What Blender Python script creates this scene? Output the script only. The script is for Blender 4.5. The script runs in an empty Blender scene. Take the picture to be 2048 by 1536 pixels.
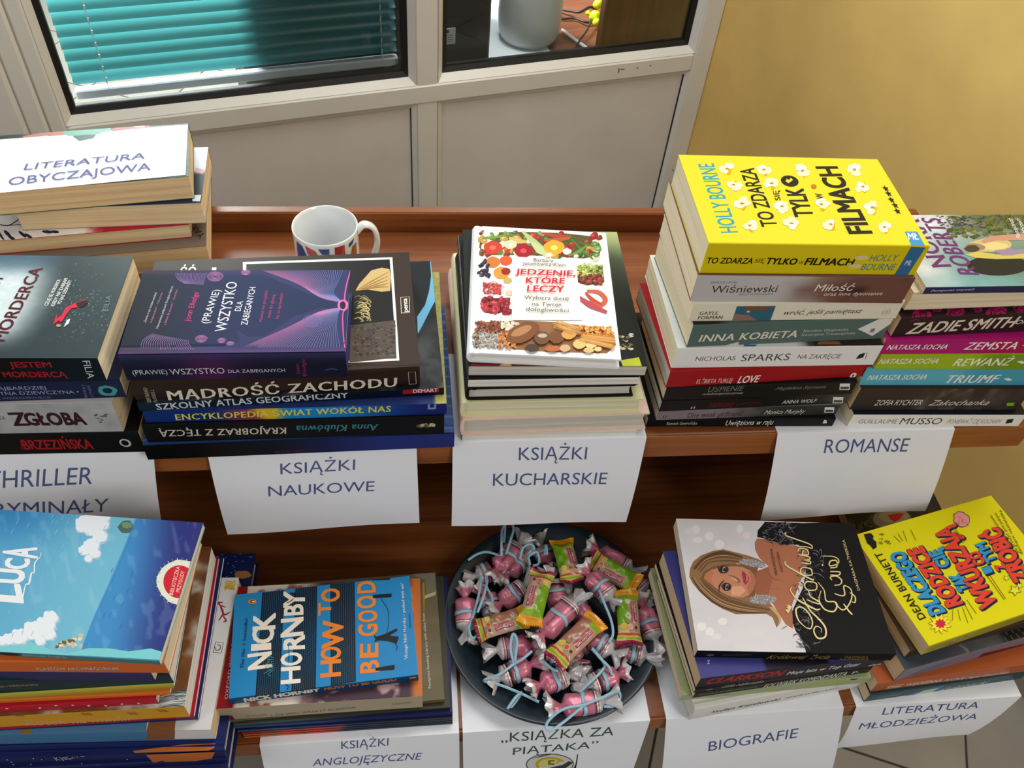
import bpy, math, random
import numpy as np
from mathutils import Vector, Matrix

# ---------------------------------------------------------------- camera
FPX = 1697.5
EYE = 1.68
def _n(v):
    v = np.array(v, float); return v/np.linalg.norm(v)
_down = _n([863.9-1024, 2281.3-768, FPX])
_X = _n(np.array([1., 0, 0])-_down*_down[0])
_Y = np.cross(_X, _down)
if _Y[2] < 0: _Y = -_Y
_a = math.radians(5.1); _X, _Y = _X*math.cos(_a)+_Y*math.sin(_a), _Y*math.cos(_a)-_X*math.sin(_a)
RW = np.array([_X, _Y, -_down])                # camera (right, down, forward) -> world
sc = bpy.context.scene
COL = sc.collection
cd = bpy.data.cameras.new('camera'); cam = bpy.data.objects.new('camera', cd); COL.objects.link(cam)
cd.sensor_fit = 'HORIZONTAL'; cd.sensor_width = 36; cd.lens = FPX/2048*36; cd.clip_start = .02; cd.clip_end = 50
r_ = RW@np.array([1, 0, 0]); u_ = RW@np.array([0, -1, 0]); b_ = RW@np.array([0, 0, -1])
cam.matrix_world = Matrix(((r_[0], u_[0], b_[0], 0), (r_[1], u_[1], b_[1], 0), (r_[2], u_[2], b_[2], EYE), (0, 0, 0, 1)))
sc.camera = cam

# ---------------------------------------------------------------- light
sc.view_settings.view_transform = 'Standard'; sc.view_settings.look = 'None'
sc.view_settings.exposure = 0.04; sc.view_settings.gamma = 1; sc.view_settings.use_curve_mapping = False
w = bpy.data.worlds.new('world'); sc.world = w; w.use_nodes = True
w.node_tree.nodes['Background'].inputs[0].default_value = (.97, .98, 1.0, 1)
w.node_tree.nodes['Background'].inputs[1].default_value = 0.235
def area(name, loc, target, size, power, col=(1, 1, 1), sizey=None):
    l = bpy.data.lights.new(name, 'AREA'); l.energy = power; l.color = col; l.size = size
    if sizey: l.shape = 'RECTANGLE'; l.size_y = sizey
    o = bpy.data.objects.new(name, l); COL.objects.link(o); o.location = loc
    o.rotation_euler = (Vector(target)-Vector(loc)).to_track_quat('-Z', 'Y').to_euler()
    return o
area('ceiling_panel_light', (.5, 1.25, 2.8), (.25, .8, .95), 1.4, 26, (1, .99, .975), 1.0)
area('side_daylight', (2.2, -1.3, 2.6), (.3, .9, .9), 1.6, 66, (1, .99, .98))
area('left_daylight', (-2.0, -.8, 2.5), (.5, .7, .9), 1.4, 17, (.99, .99, 1))
area('added_canister_fill', (.25, 2.19, 1.65), (.36, 2.34, .6), .35, 13, (.98, 1, 1))  # unseen lamp added just behind the glass to brighten the grey cylinder
area('added_blind_backlight', (-1.0, 3.1, 2.2), (0, 1.95, .8), .8, 230, (.98, 1, 1))  # unseen lamp added behind the blind to shine through its slats

# ---------------------------------------------------------------- pixel <-> world on real planes
def ray(u, v): return RW@np.array([u-1024., v-768., FPX])
def at(u, v, z):                                # point of a horizontal plane seen at a pixel
    r = ray(u, v); return r*((z-EYE)/r[2])+np.array([0, 0, EYE])
def onplane(u, v, p, n):
    r = ray(u, v); o = np.array([0, 0, EYE]); return o+r*(np.dot(n, p-o)/np.dot(n, r))
def vert(u, v, p, q):
    d = q-p; return onplane(u, v, p, np.array([-d[1], d[0], 0]))

# ---------------------------------------------------------------- materials
def lin(c):
    a = np.clip(np.array(c, float)/255., 0, 1)
    return np.where(a <= .04045, a/12.92, ((a+.055)/1.055)**2.4)
def L4(c): return tuple(lin(c))+(1,)
_M = {}
def mat(name, col=(200, 200, 200), rough=.5, metal=0, bump=0, bscale=200, spec=.5, coat=0, vary=0):
    if name in _M: return _M[name]
    m = bpy.data.materials.new(name); m.use_nodes = True; nt = m.node_tree; b = nt.nodes['Principled BSDF']
    b.inputs['Roughness'].default_value = rough; b.inputs['Metallic'].default_value = metal
    b.inputs['Specular IOR Level'].default_value = spec; b.inputs['Coat Weight'].default_value = coat
    tc = nt.nodes.new('ShaderNodeTexCoord')
    if col == 'attr':
        a = nt.nodes.new('ShaderNodeAttribute'); a.attribute_name = 'Col'
        nt.links.new(a.outputs['Color'], b.inputs['Base Color'])
    else:
        n = nt.nodes.new('ShaderNodeTexNoise'); n.inputs['Scale'].default_value = 6; n.inputs['Detail'].default_value = 4
        nt.links.new(tc.outputs['Object'], n.inputs['Vector'])
        rp = nt.nodes.new('ShaderNodeValToRGB'); c = np.array(col, float); k = vary if vary else .03
        rp.color_ramp.elements[0].position = .3; rp.color_ramp.elements[1].position = .7
        rp.color_ramp.elements[0].color = L4(c*(1-k)); rp.color_ramp.elements[1].color = L4(np.minimum(255, c*(1+k)))
        nt.links.new(n.outputs['Fac'], rp.inputs['Fac']); nt.links.new(rp.outputs['Color'], b.inputs['Base Color'])
    if bump:
        n2 = nt.nodes.new('ShaderNodeTexNoise'); n2.inputs['Scale'].default_value = bscale; n2.inputs['Detail'].default_value = 3
        bp = nt.nodes.new('ShaderNodeBump'); bp.inputs['Strength'].default_value = bump; bp.inputs['Distance'].default_value = .001
        nt.links.new(tc.outputs['Object'], n2.inputs['Vector']); nt.links.new(n2.outputs['Fac'], bp.inputs['Height'])
        nt.links.new(bp.outputs['Normal'], b.inputs['Normal'])
    _M[name] = m; return m
def pagemat(name, col):
    if name in _M: return _M[name]
    m = bpy.data.materials.new(name); m.use_nodes = True; nt = m.node_tree; b = nt.nodes['Principled BSDF']
    b.inputs['Roughness'].default_value = .85; b.inputs['Specular IOR Level'].default_value = .15
    tc = nt.nodes.new('ShaderNodeTexCoord'); mp = nt.nodes.new('ShaderNodeMapping')
    mp.inputs['Scale'].default_value = (3, 3, 900)
    n = nt.nodes.new('ShaderNodeTexNoise'); n.inputs['Scale'].default_value = 1; n.inputs['Detail'].default_value = 3
    nt.links.new(tc.outputs['Object'], mp.inputs['Vector']); nt.links.new(mp.outputs['Vector'], n.inputs['Vector'])
    rp = nt.nodes.new('ShaderNodeValToRGB'); c = np.array(col, float)
    rp.color_ramp.elements[0].position = .32; rp.color_ramp.elements[1].position = .62
    rp.color_ramp.elements[0].color = L4(c*.88); rp.color_ramp.elements[1].color = L4(c)
    nt.links.new(n.outputs['Fac'], rp.inputs['Fac']); nt.links.new(rp.outputs['Color'], b.inputs['Base Color'])
    bp = nt.nodes.new('ShaderNodeBump'); bp.inputs['Strength'].default_value = .35; bp.inputs['Distance'].default_value = .0005
    nt.links.new(n.outputs['Fac'], bp.inputs['Height']); nt.links.new(bp.outputs['Normal'], b.inputs['Normal'])
    _M[name] = m; return m
def woodmat(name, c1, c2, c3, rough=.38, axis=0, scale=1.0):
    if name in _M: return _M[name]
    m = bpy.data.materials.new(name); m.use_nodes = True; nt = m.node_tree; b = nt.nodes['Principled BSDF']
    b.inputs['Roughness'].default_value = rough; b.inputs['Specular IOR Level'].default_value = .35
    tc = nt.nodes.new('ShaderNodeTexCoord'); mp = nt.nodes.new('ShaderNodeMapping')
    s = [26*scale]*3; s[axis] = 1.1*scale; mp.inputs['Scale'].default_value = s
    n = nt.nodes.new('ShaderNodeTexNoise'); n.inputs['Scale'].default_value = 1.6; n.inputs['Detail'].default_value = 7
    n.inputs['Roughness'].default_value = .62; n.inputs['Distortion'].default_value = .7
    nt.links.new(tc.outputs['Object'], mp.inputs['Vector']); nt.links.new(mp.outputs['Vector'], n.inputs['Vector'])
    rp = nt.nodes.new('ShaderNodeValToRGB')
    rp.color_ramp.elements[0].position = .3; rp.color_ramp.elements[1].position = .72
    rp.color_ramp.elements[0].color = L4(c1); rp.color_ramp.elements[1].color = L4(c3)
    e = rp.color_ramp.elements.new(.5); e.color = L4(c2)
    nt.links.new(n.outputs['Fac'], rp.inputs['Fac']); nt.links.new(rp.outputs['Color'], b.inputs['Base Color'])
    _M[name] = m; return m
GLOSS = mat('print_gloss', 'attr', .38, spec=.16, bump=.05, bscale=60)
MATTE = mat('print_matte', 'attr', .6, spec=.14, bump=.08, bscale=400)
FOIL = mat('wrapper_foil', 'attr', .3, metal=.25, bump=.5, bscale=260)
PG = {k: pagemat('pages_'+k, c) for k, c in dict(cream=(240, 222, 188), tan=(226, 200, 160), white=(235, 232, 222), grey=(212, 206, 192), pink=(236, 208, 192), yellow=(232, 226, 190), warm=(226, 196, 150)).items()}
PAPER = mat('sign_paper', (236, 238, 242), .7, bump=.12, bscale=40, vary=.008, spec=.25)
INK = mat('sign_ink', (72, 84, 128), .6)
INK2 = mat('sign_ink_green', (52, 78, 66), .6)

# ---------------------------------------------------------------- scene tree
def tag(o, label=None, cat=None, group=None, kind=None):
    if label: o['label'] = label
    if cat: o['category'] = cat
    if group: o['group'] = group
    if kind: o['kind'] = kind
    return o
def empty(name, loc=(0, 0, 0), rz=0, label=None, cat=None, group=None, kind=None):
    o = bpy.data.objects.new(name, None); COL.objects.link(o); o.empty_display_size = .02
    o.location = loc; o.rotation_euler = (0, 0, rz)
    return tag(o, label, cat, group, kind)
class MB:
    def __init__(s): s.V = []; s.F = []; s.C = []; s.I = []
    def face(s, pts, col=(200, 200, 200), mi=0, cols=None):
        k = len(s.V); s.V += [tuple(map(float, p)) for p in pts]; s.F.append(tuple(range(k, k+len(pts))))
        if cols is None: s.C += [tuple(lin(col))]*len(pts)
        else: s.C += [tuple(c) for c in cols]
        s.I.append(mi)
    def raw(s, V, F, col, mi=0):
        k = len(s.V); s.V += [tuple(map(float, p)) for p in V]; c = tuple(lin(col))
        for f in F:
            s.F.append(tuple(k+i for i in f)); s.C += [c]*len(f); s.I.append(mi)
    def grid(s, P, colors=None, col=(200, 200, 200), mi=0, closeu=False, closev=False):
        # P (n,m,3); colors (n,m,3) linear
        n, m = P.shape[:2]; k = len(s.V); s.V += [tuple(p) for p in P.reshape(-1, 3).tolist()]
        cc = colors.reshape(-1, 3).tolist() if colors is not None else None; c0 = tuple(lin(col))
        for i in range(n if closeu else n-1):
            for j in range(m if closev else m-1):
                a, b, c, d = i*m+j, ((i+1) % n)*m+j, ((i+1) % n)*m+(j+1) % m, i*m+(j+1) % m
                s.F.append((k+a, k+b, k+c, k+d)); s.I.append(mi)
                s.C += [cc[a], cc[b], cc[c], cc[d]] if cc else [c0]*4
    def box(s, x0, x1, y0, y1, z0, z1, col=(200, 200, 200), mi=0):
        v = [(x, y, z) for z in (z0, z1) for y in (y0, y1) for x in (x0, x1)]
        s.raw(v, [(0, 2, 3, 1), (4, 5, 7, 6), (0, 1, 5, 4), (2, 6, 7, 3), (0, 4, 6, 2), (1, 3, 7, 5)], col, mi)
    def bbox(s, x0, x1, y0, y1, z0, z1, r=.002, col=(200, 200, 200), mi=0):
        # box with chamfered edges
        P = []; q = [(0, r), (r, 0)]
        def ring(z, e):
            a0, a1, b0, b1 = x0+e, x1-e, y0+e, y1-e
            return [(a0+r, b0, z), (a1-r, b0, z), (a1, b0+r, z), (a1, b1-r, z), (a1-r, b1, z), (a0+r, b1, z), (a0, b1-r, z), (a0, b0+r, z)]
        R = [ring(z0, r), ring(z0+r, 0), ring(z1-r, 0), ring(z1, r)]
        V = [p for g in R for p in g]; F = [tuple(range(7, -1, -1)), tuple(range(24, 32))]
        for l in range(3):
            for i in range(8):
                j = (i+1) % 8; F.append((l*8+i, l*8+j, l*8+8+j, l*8+8+i))
        s.raw(V, F, col, mi)
    def tube(s, pts, r, n=8, col=(200, 200, 200), mi=0, cap=True):
        pts = [np.array(p, float) for p in pts]; rs = r if hasattr(r, '__len__') else [r]*len(pts)
        P = []; up = np.array([.13, .27, .95])
        for i, p in enumerate(pts):
            t = pts[min(i+1, len(pts)-1)]-pts[max(i-1, 0)]; t = t/(np.linalg.norm(t)+1e-9)
            a = np.cross(t, up); a /= (np.linalg.norm(a)+1e-9); b = np.cross(t, a)
            P.append([p+rs[i]*(a*math.cos(2*math.pi*k/n)+b*math.sin(2*math.pi*k/n)) for k in range(n)])
        s.grid(np.array(P), col=col, mi=mi, closev=True)
        if cap: s.face(P[0], col, mi); s.face(P[-1][::-1], col, mi)
    def ribbon(s, pts, w, side, th=.0003, col=(200, 200, 200), mi=0):
        pts = [np.array(p, float) for p in pts]; side = np.array(side, float); P = []
        for i, p in enumerate(pts):
            t = pts[min(i+1, len(pts)-1)]-pts[max(i-1, 0)]; t = t/(np.linalg.norm(t)+1e-9)
            a = np.cross(t, side); a /= (np.linalg.norm(a)+1e-9); b = np.cross(a, t)
            P.append([p+a*w/2+b*th, p-a*w/2+b*th, p-a*w/2-b*th, p+a*w/2-b*th])
        s.grid(np.array(P), col=col, mi=mi, closev=True)
    def build(s, name, mats, parent=None, loc=None, rz=0, smooth=False, merge=False, flat=None):
        me = bpy.data.meshes.new(name); me.from_pydata(s.V, [], s.F)
        if not isinstance(mats, (list, tuple)): mats = [mats]
        for m in mats: me.materials.append(m)
        me.polygons.foreach_set('material_index', s.I)
        at_ = me.color_attributes.new('Col', 'FLOAT_COLOR', 'CORNER')
        a = np.ones((len(s.C), 4), np.float32); a[:, :3] = np.array(s.C, np.float32)
        at_.data.foreach_set('color', a.ravel())
        if smooth: me.polygons.foreach_set('use_smooth', [True]*len(s.F))
        me.update()
        o = bpy.data.objects.new(name, me); COL.objects.link(o)
        if parent: o.parent = parent
        if loc is not None: o.location = loc
        if rz: o.rotation_euler = (0, 0, rz)
        return o
def copytree(o, parent=None):
    c = o.copy(); COL.objects.link(c)
    if parent: c.parent = parent
    for ch in list(o.children): copytree(ch, c)
    return c

# ---------------------------------------------------------------- lettering
_T = {}; LEN = {}
def textgeo(s, bold=0., shear=0., space=1.):
    # '~' in front of a string asks for a serif, thick and thin face
    k = (s, bold, shear, space)
    if k in _T: return _T[k]
    serif = s.startswith('~'); b_ = s[1:] if serif else s
    c = bpy.data.curves.new('lettering', 'FONT'); c.body = b_; c.resolution_u = 2 if len(b_) > 12 else 3; c.shear = shear; c.space_character = space*(1.06 if serif else 1)
    o = bpy.data.objects.new('lettering', c); me = bpy.data.meshes.new_from_object(o)
    V = np.array([v.co[:2] for v in me.vertices]) if len(me.vertices) else np.zeros((0, 2)); F = [tuple(p.vertices) for p in me.polygons]
    bpy.data.objects.remove(o); bpy.data.meshes.remove(me); bpy.data.curves.remove(c)
    LEN[k] = max(1, len(V))
    if len(V):
        x0, x1 = V[:, 0].min(), V[:, 0].max(); V2 = [V]; F2 = list(F); n0 = len(V)
        if bold >= .012 or serif:
            b = max(bold, .018) if serif else bold
            sh = [(-b, 0), (b, 0)] if serif else [(-b, -b*.7), (b, -b*.7), (-b, b*.7), (b, b*.7)]
            if bold > .035: sh += [(-b, 0), (b, 0), (0, b), (0, -b)]
            for dx, dy in sh: F2 += [tuple(i+n0*len(V2) for i in f) for f in F]; V2.append(V+np.array((dx, dy)))
        V2 = np.concatenate(V2)
        if any(ch in b_ for ch in 'ĄąĘę'):              # the face draws its ogonek as a hairline: give it body
            xs = sorted(V[np.abs(V[:, 1]+.212) < .0007][:, 0].tolist()); cl = []
            for x in xs:
                if cl and x-cl[-1][-1] < .12: cl[-1].append(x)
                else: cl.append([x])
            for c_ in cl:
                xc = sum(c_)/len(c_); w_ = .03+bold*.6; k0 = len(V2); Pq = [(xc+.03, .012), (xc-.045, -.07), (xc-.055, -.15), (xc+.0, -.195), (xc+.06, -.185)]
                V2 = np.concatenate([V2, np.array([(x-w_, y) for x, y in Pq[:3]]+[(Pq[3][0]-w_*.5, Pq[3][1]-w_), (Pq[4][0], Pq[4][1]-w_)]+[(Pq[4][0], Pq[4][1]+w_*.6), (Pq[3][0]+w_*.4, Pq[3][1]+w_)]+[(x+w_, y) for x, y in Pq[2::-1]])])
                F2 += [(k0, k0+1, k0+8, k0+9), (k0+1, k0+2, k0+7, k0+8), (k0+2, k0+3, k0+6, k0+7), (k0+3, k0+4, k0+5, k0+6)]
        if serif:
            cnt = {}
            for f in F:
                for i in range(len(f)): e = tuple(sorted((f[i], f[(i+1) % len(f)]))); cnt[e] = cnt.get(e, 0)+1
            ex = []
            for (i, j), n in cnt.items():
                (xa, ya), (xb, yb) = V[i], V[j]
                if n == 1 and abs(ya-yb) < .004 and .02 < abs(xa-xb) < .15 and (abs(ya) < .01 or abs(ya-.682) < .012):
                    a, b = min(xa, xb)-.055, max(xa, xb)+.055; s_ = 1 if ya < .3 else -1; k0 = len(V2)+len(ex)
                    ex += [(a, ya), (b, ya), (b-.03, ya+s_*.035), (a+.03, ya+s_*.035)]; F2.append((k0, k0+1, k0+2, k0+3))
            if ex: V2 = np.concatenate([V2, np.array(ex)])
        V = V2; F = F2; V[:, 0] = (V[:, 0]-x0)/max(x1-x0, 1e-6); V[:, 1] /= .684
    _T[k] = (V, F); return _T[k]
def catmull(P, n=6):
    P = [np.array(p, float) for p in P]; Q = [2*P[0]-P[1]]+P+[2*P[-1]-P[-2]]; out = []
    for i in range(1, len(Q)-2):
        for k in range(n):
            t = k/n; a, b, c, d = Q[i-1:i+3]
            out.append(.5*((2*b)+(-a+c)*t+(2*a-5*b+4*c-d)*t*t+(-a+3*b-3*c+d)*t**3))
    out.append(P[-1]); return out
class Surf:
    """a printable face: f(a,b,h)->3d point; px(u,v)->(a,b)"""
    def __init__(s, mb, f, px=None, W=1, H=1, mi=0): s.mb = mb; s.f = f; s.p = px; s.W = W; s.H = H; s.h = .00005; s.mi = mi; s.lim = None
    def lay(s): s.h += .0000016; return s.h
    def art(s, fn, nx, ny, x0=0, x1=1, y0=0, y1=1):
        h = s.lay(); X, Y = np.meshgrid(np.linspace(x0, x1, nx+1), np.linspace(y0, y1, ny+1), indexing='ij')
        c = lin(fn(X, Y)); P = np.array([[s.f(X[i, j]*s.W, Y[i, j]*s.H, h) for j in range(ny+1)] for i in range(nx+1)])
        s.mb.grid(P, c, mi=s.mi)
    def text(s, t, P0, P1, P2, col, bold=0., shear=0., space=1., px=True):
        if px: P0, P1, P2 = s.p(*P0), s.p(*P1), s.p(*P2)
        P0, P1, P2 = map(np.array, (P0, P1, P2)); V, F = textgeo(t, bold, shear, space); h = s.lay()
        Q = [P0+x*(P1-P0)+y*(P2-P0) for x, y in V]
        if s.lim: Q = [(min(max(q[0], 0), s.lim[0]), min(max(q[1], 0), s.lim[1])) for q in Q]
        m0 = LEN[(t, bold, shear, space)]; s.mb.raw([s.f(*q, h+.0000022*min(i//m0, 9)) for i, q in enumerate(Q)], F, col, s.mi); s.h += .00002 if len(Q) > m0 else 0
    def clip(s, P):
        if not s.lim: return P
        for ax, lo in ((0, 1), (0, 0), (1, 1), (1, 0)):
            L_ = s.lim[ax] if lo == 0 else 0; ins = (lambda p: p[ax] >= 0) if lo else (lambda p: p[ax] <= L_); out = []
            for i in range(len(P)):
                a, b = P[i-1], P[i]
                if ins(a) != ins(b):
                    t_ = (L_-a[ax])/(b[ax]-a[ax]); out.append((a[0]+t_*(b[0]-a[0]), a[1]+t_*(b[1]-a[1])))
                if ins(b): out.append(b)
            P = out
            if not P: return P
        return P
    def poly(s, pts, col, px=True):
        h = s.lay(); P = s.clip([s.p(*p) if px else tuple(p) for p in pts])
        if len(P) > 2: s.mb.face([s.f(*p, h) for p in P], col, s.mi)
    def blob(s, c, r, col, n=20, px=True, jit=0, seed=0, rot=0):
        rn = random.Random(seed); rx, ry = (r if hasattr(r, '__len__') else (r, r)); P = []
        for k in range(n):
            a = 2*math.pi*k/n; q = 1+rn.uniform(-jit, jit); x, y = rx*q*math.cos(a), ry*q*math.sin(a)
            P.append((c[0]+x*math.cos(rot)-y*math.sin(rot), c[1]+x*math.sin(rot)+y*math.cos(rot)))
        s.poly(P, col, px)
    def stroke(s, pts, w, col, px=True, smooth=True):
        P = catmull(pts) if smooth and len(pts) > 2 else [np.array(p, float) for p in pts]; n = len(P)
        ws = np.interp(np.linspace(0, 1, n), np.linspace(0, 1, len(w)), w) if hasattr(w, '__len__') else [w]*n
        Lp, Rp = [], []
        for i, p in enumerate(P):
            t = P[min(i+1, n-1)]-P[max(i-1, 0)]; t = t/(np.linalg.norm(t)+1e-9); q = np.array([-t[1], t[0]])*ws[i]/2
            Lp.append(p+q); Rp.append(p-q)
        h = s.lay(); cl = (lambda q: (min(max(q[0], 0), s.lim[0]), min(max(q[1], 0), s.lim[1]))) if s.lim else (lambda q: q)
        g = (lambda p: s.f(*cl(s.p(*p)), h)) if px else (lambda p: s.f(*cl(p), h))
        s.mb.grid(np.array([[g(a), g(b)] for a, b in zip(Lp, Rp)]), col=col, mi=s.mi)

# numpy noise for printed pictures
def vnoise(X, Y, seed=0):
    rs = np.random.RandomState(seed); T = rs.rand(64, 64)
    xi = np.floor(X).astype(int); yi = np.floor(Y).astype(int); fx = X-xi; fy = Y-yi
    fx = fx*fx*(3-2*fx); fy = fy*fy*(3-2*fy); g = lambda i, j: T[i % 64, j % 64]
    return (g(xi, yi)*(1-fx)+g(xi+1, yi)*fx)*(1-fy)+(g(xi, yi+1)*(1-fx)+g(xi+1, yi+1)*fx)*fy
def fbm(X, Y, seed=0, o=4):
    r = 0; a = .5
    for k in range(o): r = r+a*vnoise(X*2**k, Y*2**k, seed+k); a *= .5
    return r/(1-.5**o)
def mix(a, b, t):
    t = np.clip(t, 0, 1)[..., None]; return np.array(a, float)*(1-t)+np.array(b, float)*t
def sstep(a, b, x):
    t = np.clip((x-a)/(b-a), 0, 1); return t*t*(3-2*t)
def flat(c): return lambda X, Y: np.ones(X.shape+(1,))*np.array(c, float)

# ---------------------------------------------------------------- books
BOOKS = {}
def book(key, label, z, A, B, t, d, cover, spine='F', spcol=None, pages='cream', hard=False, m=None, top=None, spn=None,
         group=None, name='book', anchor='L', length=None, ex=None, pinset=None):
    """A,B pixels of the near bottom edge (on plane z), t thickness, d depth away from the viewer.
    length: real length used instead of B-A, kept at the anchor end."""
    t *= 1.05
    a = at(*A, z); b = at(*B, z); u = (b-a)[:2]; Lr = np.linalg.norm(u); u = u/Lr
    if length:
        if anchor == 'R': a = np.array([*(b[:2]-u*length), z])
        Lr = length
    ang = math.atan2(u[1], u[0])
    if hasattr(d, '__len__'): K = (at(*d, z+t)-a)[:2]; d = float(-u[1]*K[0]+u[0]*K[1])
    W, D = Lr, d
    root = empty(name, a, ang, label, 'book', group)
    spcol = spcol or cover
    def inv(u_, v_, h):                          # pixel -> local (x,y) on plane at height h of this book
        p = at(u_, v_, z+h)[:2]-a[:2]; c, s = math.cos(ang), math.sin(ang); return (p[0]*c+p[1]*s, -p[0]*s+p[1]*c)
    S, Q = (W, D) if spine in 'FB' else (D, W)     # spine length, cover width
    def tr(s_, q_, z_):
        if spine == 'F': return (s_, q_, z_)
        if spine == 'B': return (W-s_, D-q_, z_)
        if spine == 'L': return (q_, D-s_, z_)
        return (W-q_, s_, z_)
    mb = MB()
    th = .0024 if hard else .0006
    groove = .0007 if hard else 0
    # profile (q,z) from top fore edge over the spine to the bottom fore edge
    if hard:
        out = [(Q, t), (.011, t), (.009, t-groove), (.007, t-groove), (.005, t), (.0015, t-.0006), (0, t-.003)]
        k = 5
        for i in range(1, k): f = i/k; out.append((-.0014*math.sin(math.pi*f), t-.003-f*(t-.006)))
        out += [(0, .003), (.0015, .0006), (.005, 0), (Q, 0)]
        inn = [(Q, t-th), (.011, t-th), (.009, t-th-groove), (.007, t-th-groove), (.005, t-th), (.004, t-th), (.0028, t-.004)]
        for i in range(1, k): f = i/k; inn.append((.0028, t-.004-f*(t-.008)))
        inn += [(.0028, .004), (.004, th), (.005, th), (Q, th)]
    else:
        r = min(.0012, t*.3); out = [(Q, t), (r, t), (r*.3, t-r*.3), (0, t-r), (0, r), (r*.3, r*.3), (r, 0), (Q, 0)]
        e = th; inn = [(Q, t-e), (r+.0002, t-e), (e+.0004, t-e-.0002), (e, t-r-.0002), (e, r+.0002), (e+.0004, e+.0002), (r+.0002, e), (Q, e)]
    n = len(out); ns = 2
    O = [[tr(s_, q, zz) for q, zz in out] for s_ in (0, S)]; I = [[tr(s_, q, zz) for q, zz in inn] for s_ in (0, S)]
    fz = t*.85
    for i in range(n-1):
        q = (out[i][1]+out[i+1][1])/2; onsp = (out[i][0] <= .0016 and out[i+1][0] <= .0016)
        c = spcol if onsp else cover
        mb.face([O[0][i], O[0][i+1], O[1][i+1], O[1][i]], c)
        mb.face([I[0][i+1], I[0][i], I[1][i], I[1][i+1]], cover)
        for e in (0, 1): mb.face([O[e][i], I[e][i], I[e][i+1], O[e][i+1]], cover)
    for i in (0, n-1): mb.face([O[0][i], O[1][i], I[1][i], I[0][i]], cover)
    gz = (lambda q: (-groove if .0065 < q < .0095 else 0))
    if spine == 'F': qf = lambda x, y: y
    elif spine == 'B': qf = lambda x, y: D-y
    elif spine == 'L': qf = lambda x, y: x
    else: qf = lambda x, y: W-x
    T_ = Surf(mb, lambda x, y, h: (x, y, t+h+(gz(qf(x, y)) if hard else 0)), lambda u_, v_: inv(u_, v_, t), W, D); T_.lim = (W, D)
    Sp = Surf(mb, (lambda s_, zz, h: tr(s_, -h-(.00142 if hard else 0), zz)), None, S, t); Sp.lim = (S, t*.985)
    Sp.t = lambda s_, x0, x1, y0, y1, col, bold=0., shear=0., flip=False, space=1.: Sp.text(s_, *(((x0*S, y0*t), (x1*S, y0*t), (x0*S, y1*t)) if not flip else ((x1*S, y1*t), (x0*S, y1*t), (x1*S, y0*t))), col, bold, shear, space, px=False)
    Sp.up = lambda s_, x0, x1, y0, y1, col, bold=0.: Sp.text(s_, (x1*S, y0*t), (x1*S, y1*t), (x0*S, y0*t), col, bold, px=False)
    Sp.dn = lambda s_, x0, x1, y0, y1, col, bold=0.: Sp.text(s_, (x0*S, y1*t), (x0*S, y0*t), (x1*S, y1*t), col, bold, px=False)
    Sp.r = lambda x0, x1, y0, y1, col: Sp.poly([(x0*S, y0*t), (x1*S, y0*t), (x1*S, y1*t), (x0*S, y1*t)], col, px=False)
    if top: top(T_)
    if spn: spn(Sp)
    mb.build('cover', m or GLOSS, root)
    # page block
    pb = MB(); o = (.003 if hard else .0005); q0 = .003 if hard else .0008; zt = th+.0001
    rnd = random.Random(key); nz = 6
    zs = np.linspace(zt, t-zt, nz+1); P = []
    for i, zz in enumerate(zs):
        j = rnd.uniform(-.0003, .0003); cc = (.0016 if hard else 0)*math.sin(math.pi*i/nz)
        ring = [(o+j, q0), (S-o-j, q0), (S-o-j, Q-o-cc+j), (o+j, Q-o-cc+j)]
        P.append([tr(a_, b_, zz) for a_, b_ in ring])
    pb.grid(np.array(P), closev=True); pb.face(P[0][::-1]); pb.face(P[-1])
    pb.build('pages', PG[pages], root)
    BOOKS[key] = (root, z+t, inv)
    return z+t+.0002
def thick(z, A, B, TL): a = at(*A, z); b = at(*B, z); return vert(*TL, a, b)[2]-z
# ================================================================ SETTING
ZU = EYE-.7168; ZL = EYE-.9564                       # top faces of the two shelves
WA = math.radians(14.8); wd = np.array([math.cos(WA), math.sin(WA), 0]); wn = np.array([-math.sin(WA), math.cos(WA), 0]); DW = 1.9
def wp(s, z, n=0): p = wd*s+wn*(DW+n); return (p[0], p[1], z)
# floor of tiles laid diagonally
FA = math.radians(-22.5); fx = np.array([math.cos(FA), math.sin(FA)]); fy = np.array([-math.sin(FA), math.cos(FA)]); TS = .3005
o1 = at(1932, 1480, 0)[:2]; o2 = at(1700, 1499, 0)[:2]
ox = o1.dot(fx); oy = o2.dot(fy)
fl = empty('floor', (0, 0, 0), FA, kind='structure')
g = MB(); g.box(-3.2, 3.8, -2.0, 5.6, -.05, -.003, (70, 62, 52)); g.build('grout_bed', mat('floor_grout', (62, 52, 42), .9, bump=.3), fl, loc=(0, 0, 0))
tm = mat('floor_tile', (140, 134, 125), .45, bump=.12, bscale=120, vary=.07)
tb = MB(); e = .0022; tb.bbox(e, TS-e, e, TS-e, -.006, 0, .0012); first = None
for i in range(-12, 8):
    for j in range(-9, 14):
        x = ox+i*TS; y = oy+j*TS
        wx, wy = fx*x+fy*y
        if wx*wd[0]+wy*wd[1] > 1.6 or np.dot([wx, wy], wn[:2]) > 4.2 or wx < -2.4 or wy < -1.3: continue
        if first is None: first = tb.build('tile', tm, fl, loc=(x, y, 0))
        else:
            c = first.copy(); COL.objects.link(c); c.location = (x, y, 0)
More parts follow.
